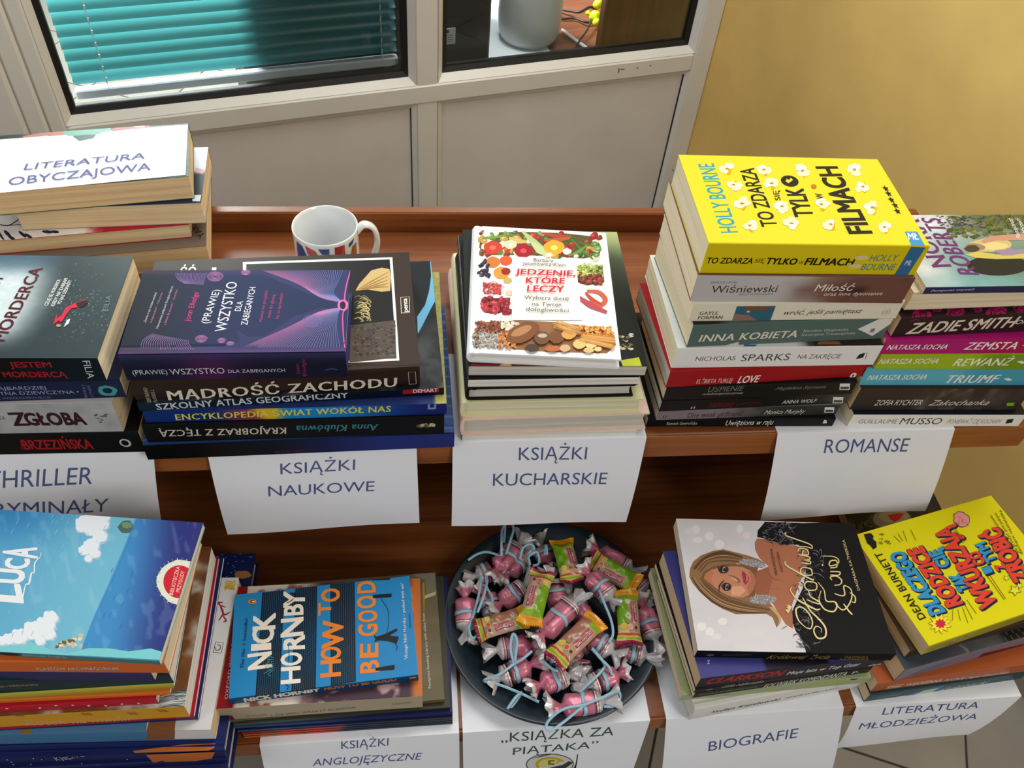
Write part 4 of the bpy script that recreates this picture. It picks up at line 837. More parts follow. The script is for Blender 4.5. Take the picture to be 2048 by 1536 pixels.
def tp(T):
    def f(X, Y):
        k = sstep(.78, .55, X+.1*np.abs(Y-.5))*sstep(0.02, .3, Y)*(.4+.6*sstep(1.02, .75, Y)); st = .5+.5*vnoise(Y*34+2*vnoise(X*6, Y*4, 2), X*1.2, 9)
        a = mix((52, 66, 70), (224, 240, 244), k*sstep(.2, .6, st+.25*k)); b_ = sstep(.72, .95, Y)*sstep(.8, .5, X); a = a*(1-.5*b_[..., None])+np.array((36, 80, 112))*.5*b_[..., None]
        return a*(1-.12*fbm(X*30, Y*30, 6)[..., None])
    T.art(f, 150, 110)
    for i in range(260):
        rn = random.Random(i); x = rn.gauss(1160, 210); y = rn.gauss(750, 300)
        if 620 < x < 1560 and 150 < y < 1330: T.stroke(PX(zB2, [(x, y), (x+rn.uniform(-22, 22), y+rn.uniform(-26, 26))]), rn.uniform(.4, 1.1), rn.choice(((110, 140, 140), (90, 116, 116), (150, 176, 176), (70, 92, 92))))
    R_ = (150, 24, 40)
    tt(T, zB2, 'MORDERCA', (60, 1280), (600, 258), (-180, -15), (84, 24, 34), .018); tt(T, zB2, 'JESTEM', (-180, 780), (45, 400), (-120, -10), (70, 22, 30), .03)
    for i, (s_, a, b_) in enumerate((('CZUJĘ SIĘ MORDERCĄ', (668, 782), (852, 420)), ('KIEDY NIE ZABIJAM', (760, 790), (950, 405)), ('PO RAZ SZESNASTY', (850, 760), (1010, 430)))): tt(T, zB2, s_, a, b_, (-50, -4), (226, 230, 228), .02)
    T.poly(PX(zB2, [(745, 1045), (790, 900), (800, 960), (860, 920), (920, 810), (1060, 740), (1220, 690), (1225, 740), (1120, 800), (1000, 820), (930, 900), (880, 990), (850, 1010), (820, 990), (770, 1030)]), (214, 34, 70)); T.poly(PX(zB2, [(1060, 745), (1220, 695), (1230, 745), (1150, 805), (1080, 800)]), (46, 22, 26)); T.poly(PX(zB2, [(890, 1085), (940, 980), (985, 965), (965, 1030)]), (220, 230, 226)); T.blob(zB2(820, 1060), (5, 3), (200, 140, 120), 8)
    tt(T, zB2, 'FILIA', (1505, 858), (1560, 640), (-72, -3), (110, 136, 138), 0)
def s(S):
    ls(S, zB, 'JESTEM', (78, 838), (374, 838), 38, (168, 26, 30), .016); ls(S, zB, 'MORDERCĄ', (32, 908), (484, 908), 38, (168, 26, 30), .016); S.text('FILIA', S.p(*zB(588, 792)), S.p(*zB(628, 918)), S.p(*zB(640, 790)), (205, 203, 196), .004, px=False)
z = bk('B1', 'thriller JESTEM MORDERCĄ with misty forest and red dressed figure, top of stack', z, (0, 763), (214, 763), .030, (280, 514), (50, 60, 62), s, top=tp, group=GB, length=.215, anchor='R', spcol=(10, 10, 11))
# ---------------- novels stack at the back left (fore edges face the viewer)
GA_ = 'novels under the Literatura Obyczajowa sheet'
z = ZU+G_LOW
bk('A6', 'thick book hidden low behind the thriller stack', z, (100, 570), (402, 560), .030, .08, (150, 140, 120), spine='B', group=GA_, pages='tan')
z = ZU+.034
def tp(T):
    tt(T, zA, 'YAK', (1640, 962), (1560, 868), (-40, 30), (52, 44, 40), .02)
z = bk('A5', 'large tan paged book with grey brown cover showing letters, bottom of back left pile', z, (0, 575), (424, 536), .032, .19, (112, 98, 84), spine='B', group=GA_, length=.26, anchor='R', pages='warm', top=tp)
def tp(T):
    def f(X, Y): a = mix((236, 228, 218), (176, 28, 40), sstep(.48, .6, X+.06*fbm(X*60, Y*40, 3))); return mix((0, 0, 0), (0, 0, 0), X)+a
    T.art(f, 80, 40)
    for (x, y, a, l, w_) in ((0, 955, .9, 34, 10), (60, 950, .75, 40, 14), (95, 985, .5, 34, 12), (180, 955, .7, 40, 12), (230, 970, .55, 40, 12), (380, 935, .1, 44, 13), (440, 935, .1, 34, 12), (20, 985, .8, 20, 8)):
        T.blob(zA(x, y), (l/4, w_/4), (34, 34, 62), 14, rot=a)
    T.stroke(PX(zA, [(-30, 870), (60, 885), (130, 850), (150, 830)]), 2.2, (34, 34, 62)); T.stroke(PX(zA, [(60, 885), (180, 880), (220, 930)]), 1.6, (34, 34, 62))
z = bk('A3', 'white and crimson paperback with navy leaf pattern in back left pile', z, (0, 509), (384, 475), .018, .15, (176, 28, 40), spine='B', group=GA_, length=.21, anchor='R', pages='tan', top=tp)
def tp(T):
    T.art(lambda X, Y: mix((36, 40, 52), (196, 208, 222), sstep(.52, .62, Y+.1*X-.06)), 20, 30); T.poly(PX(zA, [(1560, 420), (1640, 440), (1620, 470), (1570, 460)]), (186, 150, 156)); T.poly(PX(zA, [(1540, 640), (1610, 640), (1600, 690), (1540, 690)]), (200, 210, 222))
z = bk('A2', 'pale blue and black paperback second from the top in back left pile', z, (46, 461), (412, 446), .027, (424, 294), (120, 130, 146), spine='B', group=GA_, pages='tan', top=tp)
def tp(T):
    T.poly(PX(zA, [(500, 130), (620, 115), (880, 95), (900, 130), (860, 150), (520, 170)]), (96, 158, 140)); T.poly(PX(zA, [(0, 150), (180, 140), (190, 200), (0, 200)]), (30, 44, 42))
    T.poly(PX(zA, [(180, 170), (290, 150), (420, 130), (500, 130), (520, 160), (400, 175), (200, 200)]), (176, 108, 92)); T.poly(PX(zA, [(860, 120), (960, 90), (1060, 80), (1200, 85), (1190, 105), (1000, 125)]), (150, 70, 62)); T.blob(zA(1110, 92), (13, 2), (216, 190, 160), 10)
    tt(T, zA, 'HIT', (285, 196), (378, 190), (4, -24), (226, 226, 226), .02)
A1z = z
z = bk('A1', 'dark green paperback under the Literatura Obyczajowa sheet, top of the back left pile', z, (0, 431), (389, 397), .0285, (382.5, 245), (34, 74, 62), spine='B', group=GA_, length=.22, anchor='R', pages='warm', top=tp)
ZA1 = z-.0002

# ---------------- children's stack (lower left)
z = ZL+G_LOW; GG = "children's picture books under the sea and sky cover"
def stars(S, z_, n, x0, x1, y0, y1, seed):
    for i in range(n):
        rn = random.Random(seed+i); c = S.p(*z_(rn.uniform(x0, x1), rn.uniform(y0, y1))); S.blob(c, (.0007, .0012), (190, 196, 220), 6, False, .3, i)
def s(S): stars(S, zG2, 12, 20, 1900, 1080, 1200, 5); ls(S, zG2, 'ZIMOWE OPOWIEŚCI', (140, 1150), (980, 1110), 34, (170, 172, 160), .01)
z = bk('G11', 'navy starry picture book at the very bottom of the lower left stack', z, (0, 1578), (464, 1554), .026, .20, (24, 32, 82), s, group=GG, length=.27, anchor='R', pages='grey', hard=True)
def s(S): S.poly([S.p(*zG2(*p)) for p in ((1330, 985), (1960, 960), (1930, 1020), (1800, 1040), (1690, 1075), (1640, 1090), (1560, 1070), (1480, 1040), (1400, 1060))], (190, 106, 44), False); stars(S, zG2, 20, 20, 1200, 960, 1080, 50); ls(S, zG2, 'KSIĘŻYCOWY', (520, 1040), (950, 975), 34, (176, 178, 166), .01)
def tp(T):
    T.art(lambda X, Y: mix((22, 30, 78), (30, 44, 104), fbm(X*5, Y*5, 4)), 30, 30)
    for i in range(60): rn = random.Random(i); T.blob(zG(rn.uniform(1240, 1480), rn.uniform(250, 640)), (1.2, .8), (190, 196, 220), 6, jit=.3, seed=i)
    T.blob(zH(225, 205), (16, 8), (170, 120, 60), 16, jit=.15)
    T.poly(PX(zG2, [(1210, 965), (1400, 940), (1700, 900), (1960, 895), (1950, 940), (1800, 1000), (1690, 1060), (1640, 1085), (1560, 1060), (1480, 1010), (1400, 1050), (1300, 1040), (1240, 1000)]), (190, 106, 44))
z = bk('G9', 'navy starry picture book with an orange shape, second from the bottom', z, (0, 1532), (456, 1517), .024, (507, 1107), (22, 30, 78), s, group=GG, length=.262, anchor='R', pages='grey', hard=True, top=tp)
def s(S):
    P = lambda q: [S.p(*zG2(*p)) for p in q]
    S.poly(P([(1330, 860), (1590, 856), (1600, 690), (1360, 690)]), (136, 88, 52), False); S.poly(P([(1590, 856), (1985, 850), (1985, 690), (1600, 690)]), (214, 212, 210), False)
def tp(T):
    T.poly([(0, 0), (T.W, 0), (T.W, T.H), (0, T.H)], (206, 206, 206), False)
    T.poly(PX(zG2, [(-50, 760), (1340, 700), (1330, 790), (-50, 860)]), (84, 126, 160)); T.poly(PX(zG2, [(200, 760), (290, 755), (250, 880), (160, 885)]), (150, 116, 30)); T.poly(PX(zG2, [(1360, 680), (1600, 680), (1590, 780), (1330, 790)]), (136, 88, 52))
    for i in range(24):
        rn = random.Random(i); T.stroke(PX(zH, [(85+rn.uniform(0, 90), 240+rn.uniform(0, 70)), (100+rn.uniform(0, 80), 250+rn.uniform(0, 60)), (100+rn.uniform(0, 80), 250+rn.uniform(0, 70))]), 1.4, rn.choice(((176, 146, 40), (206, 176, 70))))
    for p in ([(60, 520), (90, 470), (75, 420), (110, 430)], [(75, 440), (100, 480), (140, 460)], [(85, 480), (110, 520), (90, 530)], [(80, 430), (60, 400), (90, 395)]): T.stroke(PX(zH, p), [2, 4, 1.4], (140, 34, 44))
    q = PX(zH, [(22, 740), (78, 745), (92, 672), (38, 668)]); T.stroke(q+[q[0]], 1.2, (50, 50, 54), True, False); T.stroke(PX(zH, [(30, 700), (45, 725), (70, 715), (68, 690), (50, 690)]), 1.6, (50, 50, 54))
z = bk('G8', 'large pale blue and white picture book with gold and red emblems', z, (0, 1489), (431.5, 1479), .026, (492.6, 1155), (206, 206, 206), s, group=GG, length=.25, anchor='R', pages='tan', top=tp, spcol=(70, 118, 156))
z = bk('G7', 'navy cover book with a crimson neighbour in the lower left stack', z, (0, 1462), (398, 1440), .006, (445, 1113), (24, 34, 92), group=GG, length=.24, anchor='R', pages='white')
z = bk('G7b', 'thin crimson covered book edge in the lower left stack', z, (0, 1460), (390, 1436), .006, (444, 1113), (160, 20, 40), group=GG, length=.235, anchor='R', pages='white')
def s(S):
    ls(S, zG2, 'Kotek na medal', (240, 735), (1220, 690), 52, (206, 160, 100), .004, .35)
    for x, y in ((170, 640), (790, 630), (1210, 625), (1480, 600)):
        for k in range(4): c = S.p(*zG2(x+22*k-33, y-6+10*(k % 2))); S.blob(c, (.0022, .002), (170, 104, 30), 8, False)
def tp(T):
    def f(X, Y):
        n_ = fbm(X*30, Y*12, 7); a = mix((206, 200, 190), (128, 82, 48), sstep(.42, .58, fbm(X*5+1, Y*5, 21))); return a*(.75+.4*n_[..., None])
    T.art(f, 80, 120)
    for i in range(40): rn = random.Random(i); y = rn.uniform(430, 570); T.stroke(PX(zG2, [(1400+rn.uniform(0, 60), y+20), (1560, y-10), (1710, y-rn.uniform(0, 60))]), rn.uniform(.6, 2), rn.choice(((214, 220, 222), (60, 70, 76), (130, 140, 146), (96, 104, 110))))
z = bk('G6', 'yellow spined kitten book with furry animal photo cover', z, (0, 1455), (380, 1434), .026, (440, 1092), (150, 120, 90), s, group=GG, length=.232, anchor='R', pages='white', top=tp, spcol=(206, 150, 34))
def s(S):
    for i in range(9): rn = random.Random(i); S.blob(S.p(*zG2(60+i*150, 570-i*4+rn.uniform(-12, 12))), (.0014, .0016), (226, 200, 196), 7, False, .3, i)
z = bk('G5', 'red picture book with small white shapes on its spine', z, (0, 1427), (318, 1408), .012, .165, (176, 22, 40), s, group=GG, length=.2, anchor='R', pages='white')
z = bk('G4', 'thin orange edged book in the lower left stack', z, (0, 1407), (342, 1390), .006, .165, (206, 110, 34), lambda S: ls(S, zG2, '• Katarzyna Ryrych', (730, 520), (1170, 494), 14, (200, 130, 110)), group=GG, length=.2, anchor='R', pages='white')
z = bk('G3', 'thin yellow spined book with dark cover in the lower left stack', z, (0, 1398), (350, 1376), .012, .165, (24, 46, 30), None, lambda X, Y: mix((150, 140, 44), (206, 196, 80), Y), group=GG, length=.2, anchor='R', pages='white')
def s(S): ls(S, zG2, 'Basia i biblioteczka', (-60, 388), (350, 366), 16, (170, 150, 80), .004)
z = bk('G2b', 'dark green spined book below the violet one', z, (0, 1384), (348, 1366), .020, .16, (20, 62, 44), s, lambda X, Y: mix((20, 58, 44), (26, 36, 66), Y), group=GG, length=.2, anchor='R', pages='white')
z = bk('G2', 'violet spined book under the orange one', z, (0, 1359), (312, 1364), .0225, .13, (48, 40, 96), None, lambda X, Y: mix((30, 40, 76), (54, 40, 98), Y), group=GG, length=.195, anchor='R', pages='cream')
def s(S): ls(S, zG2, 'FLINTÓW ARCYMAGORIUM', (345, 236), (1085, 232), 28, (60, 30, 24), .02, 0); ls(S, zG2, 'FLINTÓW ARCYMAGORIUM', (345, 233), (1085, 229), 26, (214, 204, 190), .004)
z = bk('G1b', 'bright orange paperback directly under the sea and sky storybook', z, (0, 1344), (339, 1347), .0205, .132, (204, 98, 34), s, group=GG, length=.2, anchor='R', pages='cream')
def tp(T):
    W_, H_ = T.W, T.H
    a0 = T.p(*zG(790, 90)); a1 = T.p(*zG(480, 840)); d0 = np.array(a1)-np.array(a0); nn = np.array((d0[1], -d0[0])); nn = nn/np.linalg.norm(nn)
    if np.dot(np.array(T.p(*zG(1100, 300)))-np.array(a0), nn) < 0: nn = -nn
    def f(X, Y):
        sd = ((X*W_-a0[0])*nn[0]+(Y*H_-a0[1])*nn[1])/.1
        sky = mix((118, 190, 216), (60, 138, 196), sstep(.0, 1.3, -sd)*.4+.6*sstep(.6, 1, Y)*sstep(.2, 1.2, -sd)); sea = mix((70, 146, 204), (52, 58, 128), sstep(.05, .62, sd+.25*(Y-.5)))
        w_ = sstep(-.01, .01, sd)[..., None]; st = sstep(.66, .8, vnoise(X*46+Y*16, Y*10-X*4, 5))[..., None]*.16
        return (sky*(1-w_)+sea*w_)*(1-st)+np.array((190, 226, 240))*st
    T.art(f, 170, 110)
    wv = [(0, 800), (60, 815), (180, 800), (260, 830), (380, 870), (520, 835), (640, 838), (750, 855), (880, 838), (955, 860), (945, 905), (500, 880), (0, 860)]
    T.poly(PX(zG, wv), (126, 208, 214)); T.poly(PX(zG, [(0, 858), (945, 905), (940, 940), (0, 885)]), (72, 132, 140))
    def cloud(pts, sd):
        rn = random.Random(sd)
        for k, c in ((0, (168, 200, 224)), (1, (206, 224, 238)), (2, (234, 241, 246))):
            for (x, y, r) in pts: T.blob(zG(x-k*3, y-k*5), (r*1.15*(1-.06*k)/2.92, r*.95*(1-.06*k)/2.92), c, 18, jit=.14, seed=sd+k)
    cloud([(500, 110, 50), (560, 90, 55), (600, 120, 40), (540, 150, 42), (480, 140, 30), (590, 190, 40), (540, 240, 44), (500, 270, 34), (560, 290, 30), (520, 320, 22), (620, 80, 26)], 3)
    cloud([(300, 665, 44), (270, 710, 56), (200, 740, 60), (120, 775, 50), (60, 790, 36), (290, 760, 40), (240, 800, 30), (20, 800, 30)], 8)
    T.blob(zG(735, 130), (15, 13), (84, 110, 96), 12, jit=.2); T.blob(zG(740, 118), (10, 7), (120, 150, 120), 10, jit=.2)
    for i in range(40): rn = random.Random(i); x = rn.uniform(325, 480); y = 830-rn.uniform(0, max(4, (x-310)*.45)); T.blob(zG(x, y), (4.5, 3.5), rn.choice(((206, 196, 170), (226, 220, 200), (110, 100, 80), (176, 160, 130))), 8, jit=.35, seed=i)
    for i in range(90):
        rn = random.Random(i+400); x = rn.uniform(20, 1120); y = rn.uniform(80, 800); T.stroke(PX(zG, [(x, y), (x+6, y-18), (x+16, y-34)]), [.4, 1.4, .4], (146, 196, 222) if x < 640-(y-400)*.4 else (74, 110, 180))
    T.stroke(PX(zG, [(795, 88), (740, 230), (660, 420), (560, 640), (480, 840)]), [2, 3, 2.5, 3, 2], (70, 150, 214))
    Wt = (240, 244, 246); tt(T, zG, 'L', (132, 566), (112, 470), (-165, -12), Wt, .04); tt(T, zG, 'U', (128, 458), (146, 385), (-150, -10), Wt, .04); tt(T, zG, 'C', (158, 375), (176, 318), (-134, -6), Wt, .035); tt(T, zG, 'A', (215, 312), (212, 252), (-190, -6), Wt, .035)
    T.stroke(PX(zG, [(130, 560), (150, 470), (170, 460), (185, 400), (200, 395), (205, 340), (238, 300), (240, 276)]), [3, 2, 4, 2, 3, 1.5, 1], Wt)
    T.blob(zG(1048, 450), (44, 45), (226, 232, 214), 30, jit=.05, seed=2); 
    for i in range(30): a = i*.21; rn = random.Random(i); T.stroke([zG(1048+118*math.cos(a), 450+120*math.sin(a)), zG(1048+138*math.cos(a), 450+140*math.sin(a))], 1, (140, 176, 90) if i % 2 else (236, 236, 226))
    T.blob(zG(1048, 450), (32, 33), (206, 40, 56), 30); tt(T, zG, 'BIBLIOTECZKA', (1010, 528), (1052, 362), (-22, -4), (240, 220, 200), .01); tt(T, zG, 'PRZYGODY', (1050, 512), (1080, 388), (-22, -4), (240, 220, 200), .01); T.blob(zG(1075, 485), (3, 3), (230, 180, 60), 8)
def s(S): ls(S, zG2, 'Biblioteczka Przygody', (215, 100), (610, 118), 16, (150, 190, 186), .004); S.blob(S.p(*zG2(80, 82)), (.010, .003), (40, 36, 30), 12, False, .2)
z = bk('G1', 'storybook with sea and sky cover, top of the lower left stack', z, (0, 1312), (323, 1331), .0085, (416, 1046), (100, 180, 196), s, top=tp, group=GG, length=.205, anchor='R', spcol=(66, 118, 124))

# ---------------- english books
z = ZL+G_LOW; GH = 'English language books under the blue brick patterned paperback'
cols = [((206, 110, 50), (20, 32, 60)), ((196, 96, 44), (16, 28, 52)), ((176, 50, 36), (22, 44, 44)), ((60, 90, 140), (24, 26, 60))]
for i, (c1, c2) in enumerate(cols):
    x0 = (489, 487, 484, 476)[i]
    z = bk('H9%d' % i, ['thin reader with orange spine corner at the bottom of the English pile', 'second thin orange edged reader from the bottom of the English pile', 'thin reader with a red patch in the English pile', 'thin reader with blue grey edge in the English pile'][i],
           z, (x0, 1476-i*4), (905, 1448-i*3.6), .0042, .15-.003*i, c2, None, lambda X, Y, c1=c1, c2=c2, i=i: mix(mix(c1, (190, 60, 40) if i != 3 else (50, 60, 120), sstep(.2, .3, X+.02*Y)), c2, sstep(.42+.02*i, .47+.02*i, X)), group=GH, pages='white')
z = bk('H8', 'thin navy magazine style book in the English pile', z, (470, 1457), (905, 1430), .006, .165, (34, 38, 86), None, lambda X, Y: mix((60, 84, 120), (40, 42, 90), sstep(.3, .6, X)), group=GH, pages='white')
z = bk('H7', 'dark grey green book below the khaki reader', z, (468, 1452), (900, 1420), .006, (887.6, 1152), (62, 60, 46), None, lambda X, Y: mix((70, 90, 84), (30, 36, 50), sstep(.2, .7, X)), group=GH, pages='white')
def tp(T):
    T.art(lambda X, Y: mix((96, 88, 62), (120, 112, 86), fbm(X*6, Y*10, 3)), 20, 20)
    T.poly(PX(zH, [(1395, 200), (1548, 190), (1556, 330), (1490, 350), (1480, 240)]), (128, 122, 104)); T.poly(PX(zH, [(1470, 350), (1556, 320), (1552, 345), (1480, 370)]), (190, 186, 150)); T.poly(PX(zH, [(1462, 270), (1475, 250), (1480, 330), (1474, 500)]), (180, 140, 40))
    tt(T, zH, 'Footprint Reading Library with video from', (1522, 985), (1478, 470), (-18, 2), (214, 210, 196), .004)
z = bk('H5', 'khaki reader with small white lettering along its edge', z, (462, 1445), (889, 1404), .008, (870, 1145), (104, 98, 72), top=tp, group=GH, pages='white')
def tp(T):
    def f(X, Y):
        n_ = fbm(X*16, Y*11, 4); a = mix((226, 214, 200), (140, 90, 70), sstep(.45, .62, n_)); b_ = sstep(.35, .5, X); a = a*(1-b_[..., None])+mix((70, 50, 62), (196, 160, 156), sstep(.5, .7, n_))*b_[..., None]
        c = sstep(.93, .97, X); a = a*(1-c[..., None])+np.array((196, 110, 50))*c[..., None]; d = (X < .085); a[d] = (138, 16, 26); return a
    T.art(f, 120, 70); tt(T, zH, "~OXFORD WORLD'S CLASSICS", (122, 1060), (200, 430), (-22, 2), (226, 190, 186), .004)
def s(S):
    ls(S, zH2, '~TROLLOPE', (215, 446), (405, 432), 14, (110, 96, 76), .004); ls(S, zH2, '~|  THE SMALL HOUSE AT ALLINGTON', (440, 438), (1155, 370), 16, (96, 82, 64), .006); ls(S, zH2, 'OXFORD', (1465, 342), (1635, 326), 14, (110, 96, 76), .006)
    S.poly([S.p(*zH2(*p)) for p in ((-10, 430), (100, 430), (150, 490), (-10, 490))], (112, 20, 28), False)
z = bk('H2', 'cream spined classic with a dark red band, beneath the blue brick patterned book', z, (440, 1441), (845.5, 1415), .030, (832, 1157), (200, 190, 168), s, top=tp, group=GH, pages='tan', spcol=(170, 158, 132))
def tp(T):
    B_, K_ = (34, 132, 190), (18, 30, 44)
    def brick(quad, nc, nr):
        q = [np.array(zH(*p)) for p in quad]; T.poly(q, K_)         # TL TR BR BL
        lp = lambda a, b: (q[0]*(1-a)+q[1]*a)*(1-b)+(q[3]*(1-a)+q[2]*a)*b
        h = T.lay()
        for c in range(1, nc):
            for r in range(nr):
                b0 = (r+(.5 if c % 2 else 0))/nr; b1 = b0+.62/nr
                if b1 > 1: continue
                a0, a1 = (c-.13)/nc, (c+.13)/nc
                T.mb.face([T.f(*T.p(*lp(a, b)), h) for a, b in ((a0, b0), (a1, b0), (a1, b1), (a0, b1))], (40, 106, 146))
    brick([(360, 328), (512, 310), (480, 1022), (312, 1050)], 12, 46); brick([(588, 300), (738, 280), (728, 985), (560, 1012)], 12, 46); brick([(500, 335), (590, 325), (585, 480), (495, 480)], 7, 9) 
    brick([(828, 268), (995, 242), (1005, 940), (832, 972)], 13, 46)
    Wt = (240, 232, 216); O_ = (232, 130, 42)
    for (s_, a, b_, c, col) in (('N', (425, 838), (420, 735), (-160, 22), Wt), ('I', (418, 712), (418, 682), (-132, 10), Wt), ('C', (436, 668), (436, 572), (-140, 10), Wt), ('K', (446, 575), (450, 470), (-150, 10), Wt),
        ('H', (620, 945), (620, 838), (-130, 10), Wt), ('O', (630, 822), (630, 738), (-140, 12), Wt), ('R', (650, 712), (650, 622), (-142, 6), Wt), ('N', (640, 618), (640, 500), (-150, 16), Wt), ('B', (640, 478), (640, 410), (-128, 6), Wt), ('Y', (650, 428), (650, 322), (-142, 2), Wt),
        ('H', (898, 898), (898, 790), (-135, 12), O_), ('O', (898, 784), (898, 700), (-132, 10), O_), ('W', (915, 700), (918, 515), (-142, 12), O_), ('T', (832, 478), (832, 398), (-84, 6), O_), ('O', (890, 385), (892, 300), (-122, 8), O_),
        ('B', (1162, 872), (1160, 795), (-125, 10), O_), ('E', (1156, 768), (1156, 680), (-122, 6), O_), ('G', (1150, 622), (1150, 545), (-126, 8), O_), ('O', (1150, 526), (1148, 450), (-126, 8), O_), ('O', (1140, 432), (1138, 350), (-124, 8), O_), ('D', (1138, 325), (1134, 250), (-120, 8), O_)): tt(T, zH, s_, a, b_, c, col, .028)
    for q in ([(1118, 245), (1240, 240), (1244, 215), (1120, 232)], [(1120, 368), (1250, 360), (1252, 335), (1125, 345)], [(1140, 868), (1270, 860), (1272, 825), (1140, 848)]): T.poly(PX(zH, q), (20, 24, 30))
    T.poly(PX(zH, [(1128, 622), (1150, 632), (1210, 612), (1285, 575), (1292, 590), (1235, 625), (1300, 632), (1296, 650), (1285, 680), (1260, 672), (1215, 662), (1170, 658), (1130, 668), (1140, 650)]), (20, 24, 30)); T.stroke(PX(zH, [(1270, 672), (1290, 705), (1280, 728)]), 1.2, (20, 24, 30)); T.stroke(PX(zH, [(1180, 372), (1225, 450), (1230, 540), (1215, 612)]), 1, (20, 30, 40))
    T.blob(zH(292, 392), (8.5, 5), O_, 18); T.blob(zH(294, 392), (5, 3), (24, 24, 24), 14); T.blob(zH(298, 392), (3.4, 1.6), (240, 240, 236), 10)
    T.stroke(PX(zH, [(540, 690), (545, 760), (540, 800)]), 1, K_); T.stroke(PX(zH, [(520, 960), (540, 975), (530, 1000)]), 1.4, K_)
    for i in range(7): rn = random.Random(i); T.stroke(PX(zH, [(360+rn.uniform(0, 70), 905-i*18), (400, 890-i*20), (440, 860-i*14)]), .9, (90, 160, 160))
    T.stroke(PX(zH, [(530, 400), (560, 385), (575, 370)]), 2, (190, 60, 60))
    tt(T, zH, '~The No. 1 bestseller', (232, 850), (262, 500), (-24, 2), (20, 60, 96), 0); tt(T, zH, '~‘Vintage Nick Hornby – packed with wit’', (1362, 790), (1332, 262), (-22, 2), (206, 214, 220), .002); tt(T, zH, 'Spectator', (1384, 570), (1378, 470), (-14, 0), (20, 60, 96), 0)
def s(S): ls(S, zH2, 'NICK HORNBY', (215, 315), (852, 222), 30, (226, 216, 196), .05); ls(S, zH2, 'HOW TO BE GOOD', (895, 215), (1505, 132), 26, (196, 108, 40), .05); S.blob(S.p(*zH2(1645, 108)), (.004, .002), (214, 130, 60), 10, False)
z = bk('H1', 'blue paperback HOW TO BE GOOD with black brick pattern', z, (462, 1409.5), (837, 1361.5), .0125, (468, 1190), (34, 132, 190), s, top=tp, group=GH, spcol=(14, 64, 104))

# ---------------- biographies
z = ZL+G_LOW; GI = 'biographies under the blonde portrait cover'
def s(S): S.t('~Stefan Kisielewski', 0.11, .50, .42, .60, (56, 46, 40), .015, .1); S.t('PISANE W PRL / LISTY', .53, .84, .44, .55, (90, 84, 76), 0, .1)
z = bk('I5', 'white hardback biography with dark red lining at the bottom of the pile', z, (1376, 1441.6), (1718.5, 1375), .034, .135, (222, 220, 212), s, group=GI, hard=True, pages='white')
def s(S): ls(S, zI3, 'ZABAWNIE', (1215, 402), (1580, 345), 40, (196, 190, 70), .02, .15); ls(S, zI3, 'ŻYJE', (775, 455), (900, 432), 30, (196, 190, 70), .01, .1); ls(S, zI3, 'WCALE', (200, 530), (425, 485), 20, (170, 168, 80), .01, .1); S.blob(S.p(*zI3(1652, 332)), (.005, .0025), (30, 34, 28), 12, False)
z = bk('I4', 'pale green biography with yellow spine lettering', z, (1359, 1402), (1732, 1366), .0155, (1295, 1137), (160, 172, 126), s, group=GI, pages='cream')
def s(S): ls(S, zI3, 'FOLWARK KOMENDANTA', (755, 425), (1560, 300), 36, (206, 204, 196), .016, .15); ls(S, zI3, 'MONIKA DOBROWOLSKA', (130, 495), (700, 412), 14, (130, 128, 120), .004); ls(S, zI3, 'P.', (1625, 282), (1690, 270), 18, (210, 208, 200), .02)
z = bk('I3', 'black biography FOLWARK KOMENDANTA', z, (1385, 1396.6), (1735, 1345.6), .0145, (1316, 1150), (22, 22, 20), s, group=GI, pages='cream')
def s(S): ls(S, zI3, 'Zofia Nałkowska', (350, 420), (760, 368), 28, (170, 166, 150), 0, .4); S.blob(S.p(*zI3(235, 435)), (.004, .002), (130, 124, 100), 8, False, .3)
z = bk('I2b', 'thin black biography between the violet cover and FOLWARK KOMENDANTA', z, (1387, 1386.5), (1745, 1334.5), .009, .155, (18, 18, 18), s, group=GI, pages='cream')
def s(S): ls(S, zI3, 'CLARKSON', (205, 380), (960, 292), 44, (176, 24, 34), .03, .35); ls(S, zI3, 'Moje lata w Top Gear', (985, 292), (1700, 200), 28, (206, 204, 214), .02, .25); ls(S, zI3, 'ebra', (1785, 208), (1905, 190), 16, (200, 200, 210), .02, .2)
def tp(T):
    def f(X, Y): n_ = sstep(.5, .6, vnoise(X*7+1, Y*1.2, 14)); return mix((62, 62, 132), (22, 20, 34), np.clip(n_*sstep(.95, .7, X), 0, 1))
    T.art(f, 60, 10); tt(T, zI3, 'Z', (218, 185), (240, 184), (0, -36), (210, 210, 220), .03)
z = bk('I2', 'paperback with red spine lettering and violet cover in biographies pile', z, (1391, 1376.6), (1759.6, 1331), .0245, (1338, 1102), (40, 38, 70), s, top=tp, group=GI, pages='tan', spcol=(30, 28, 40))
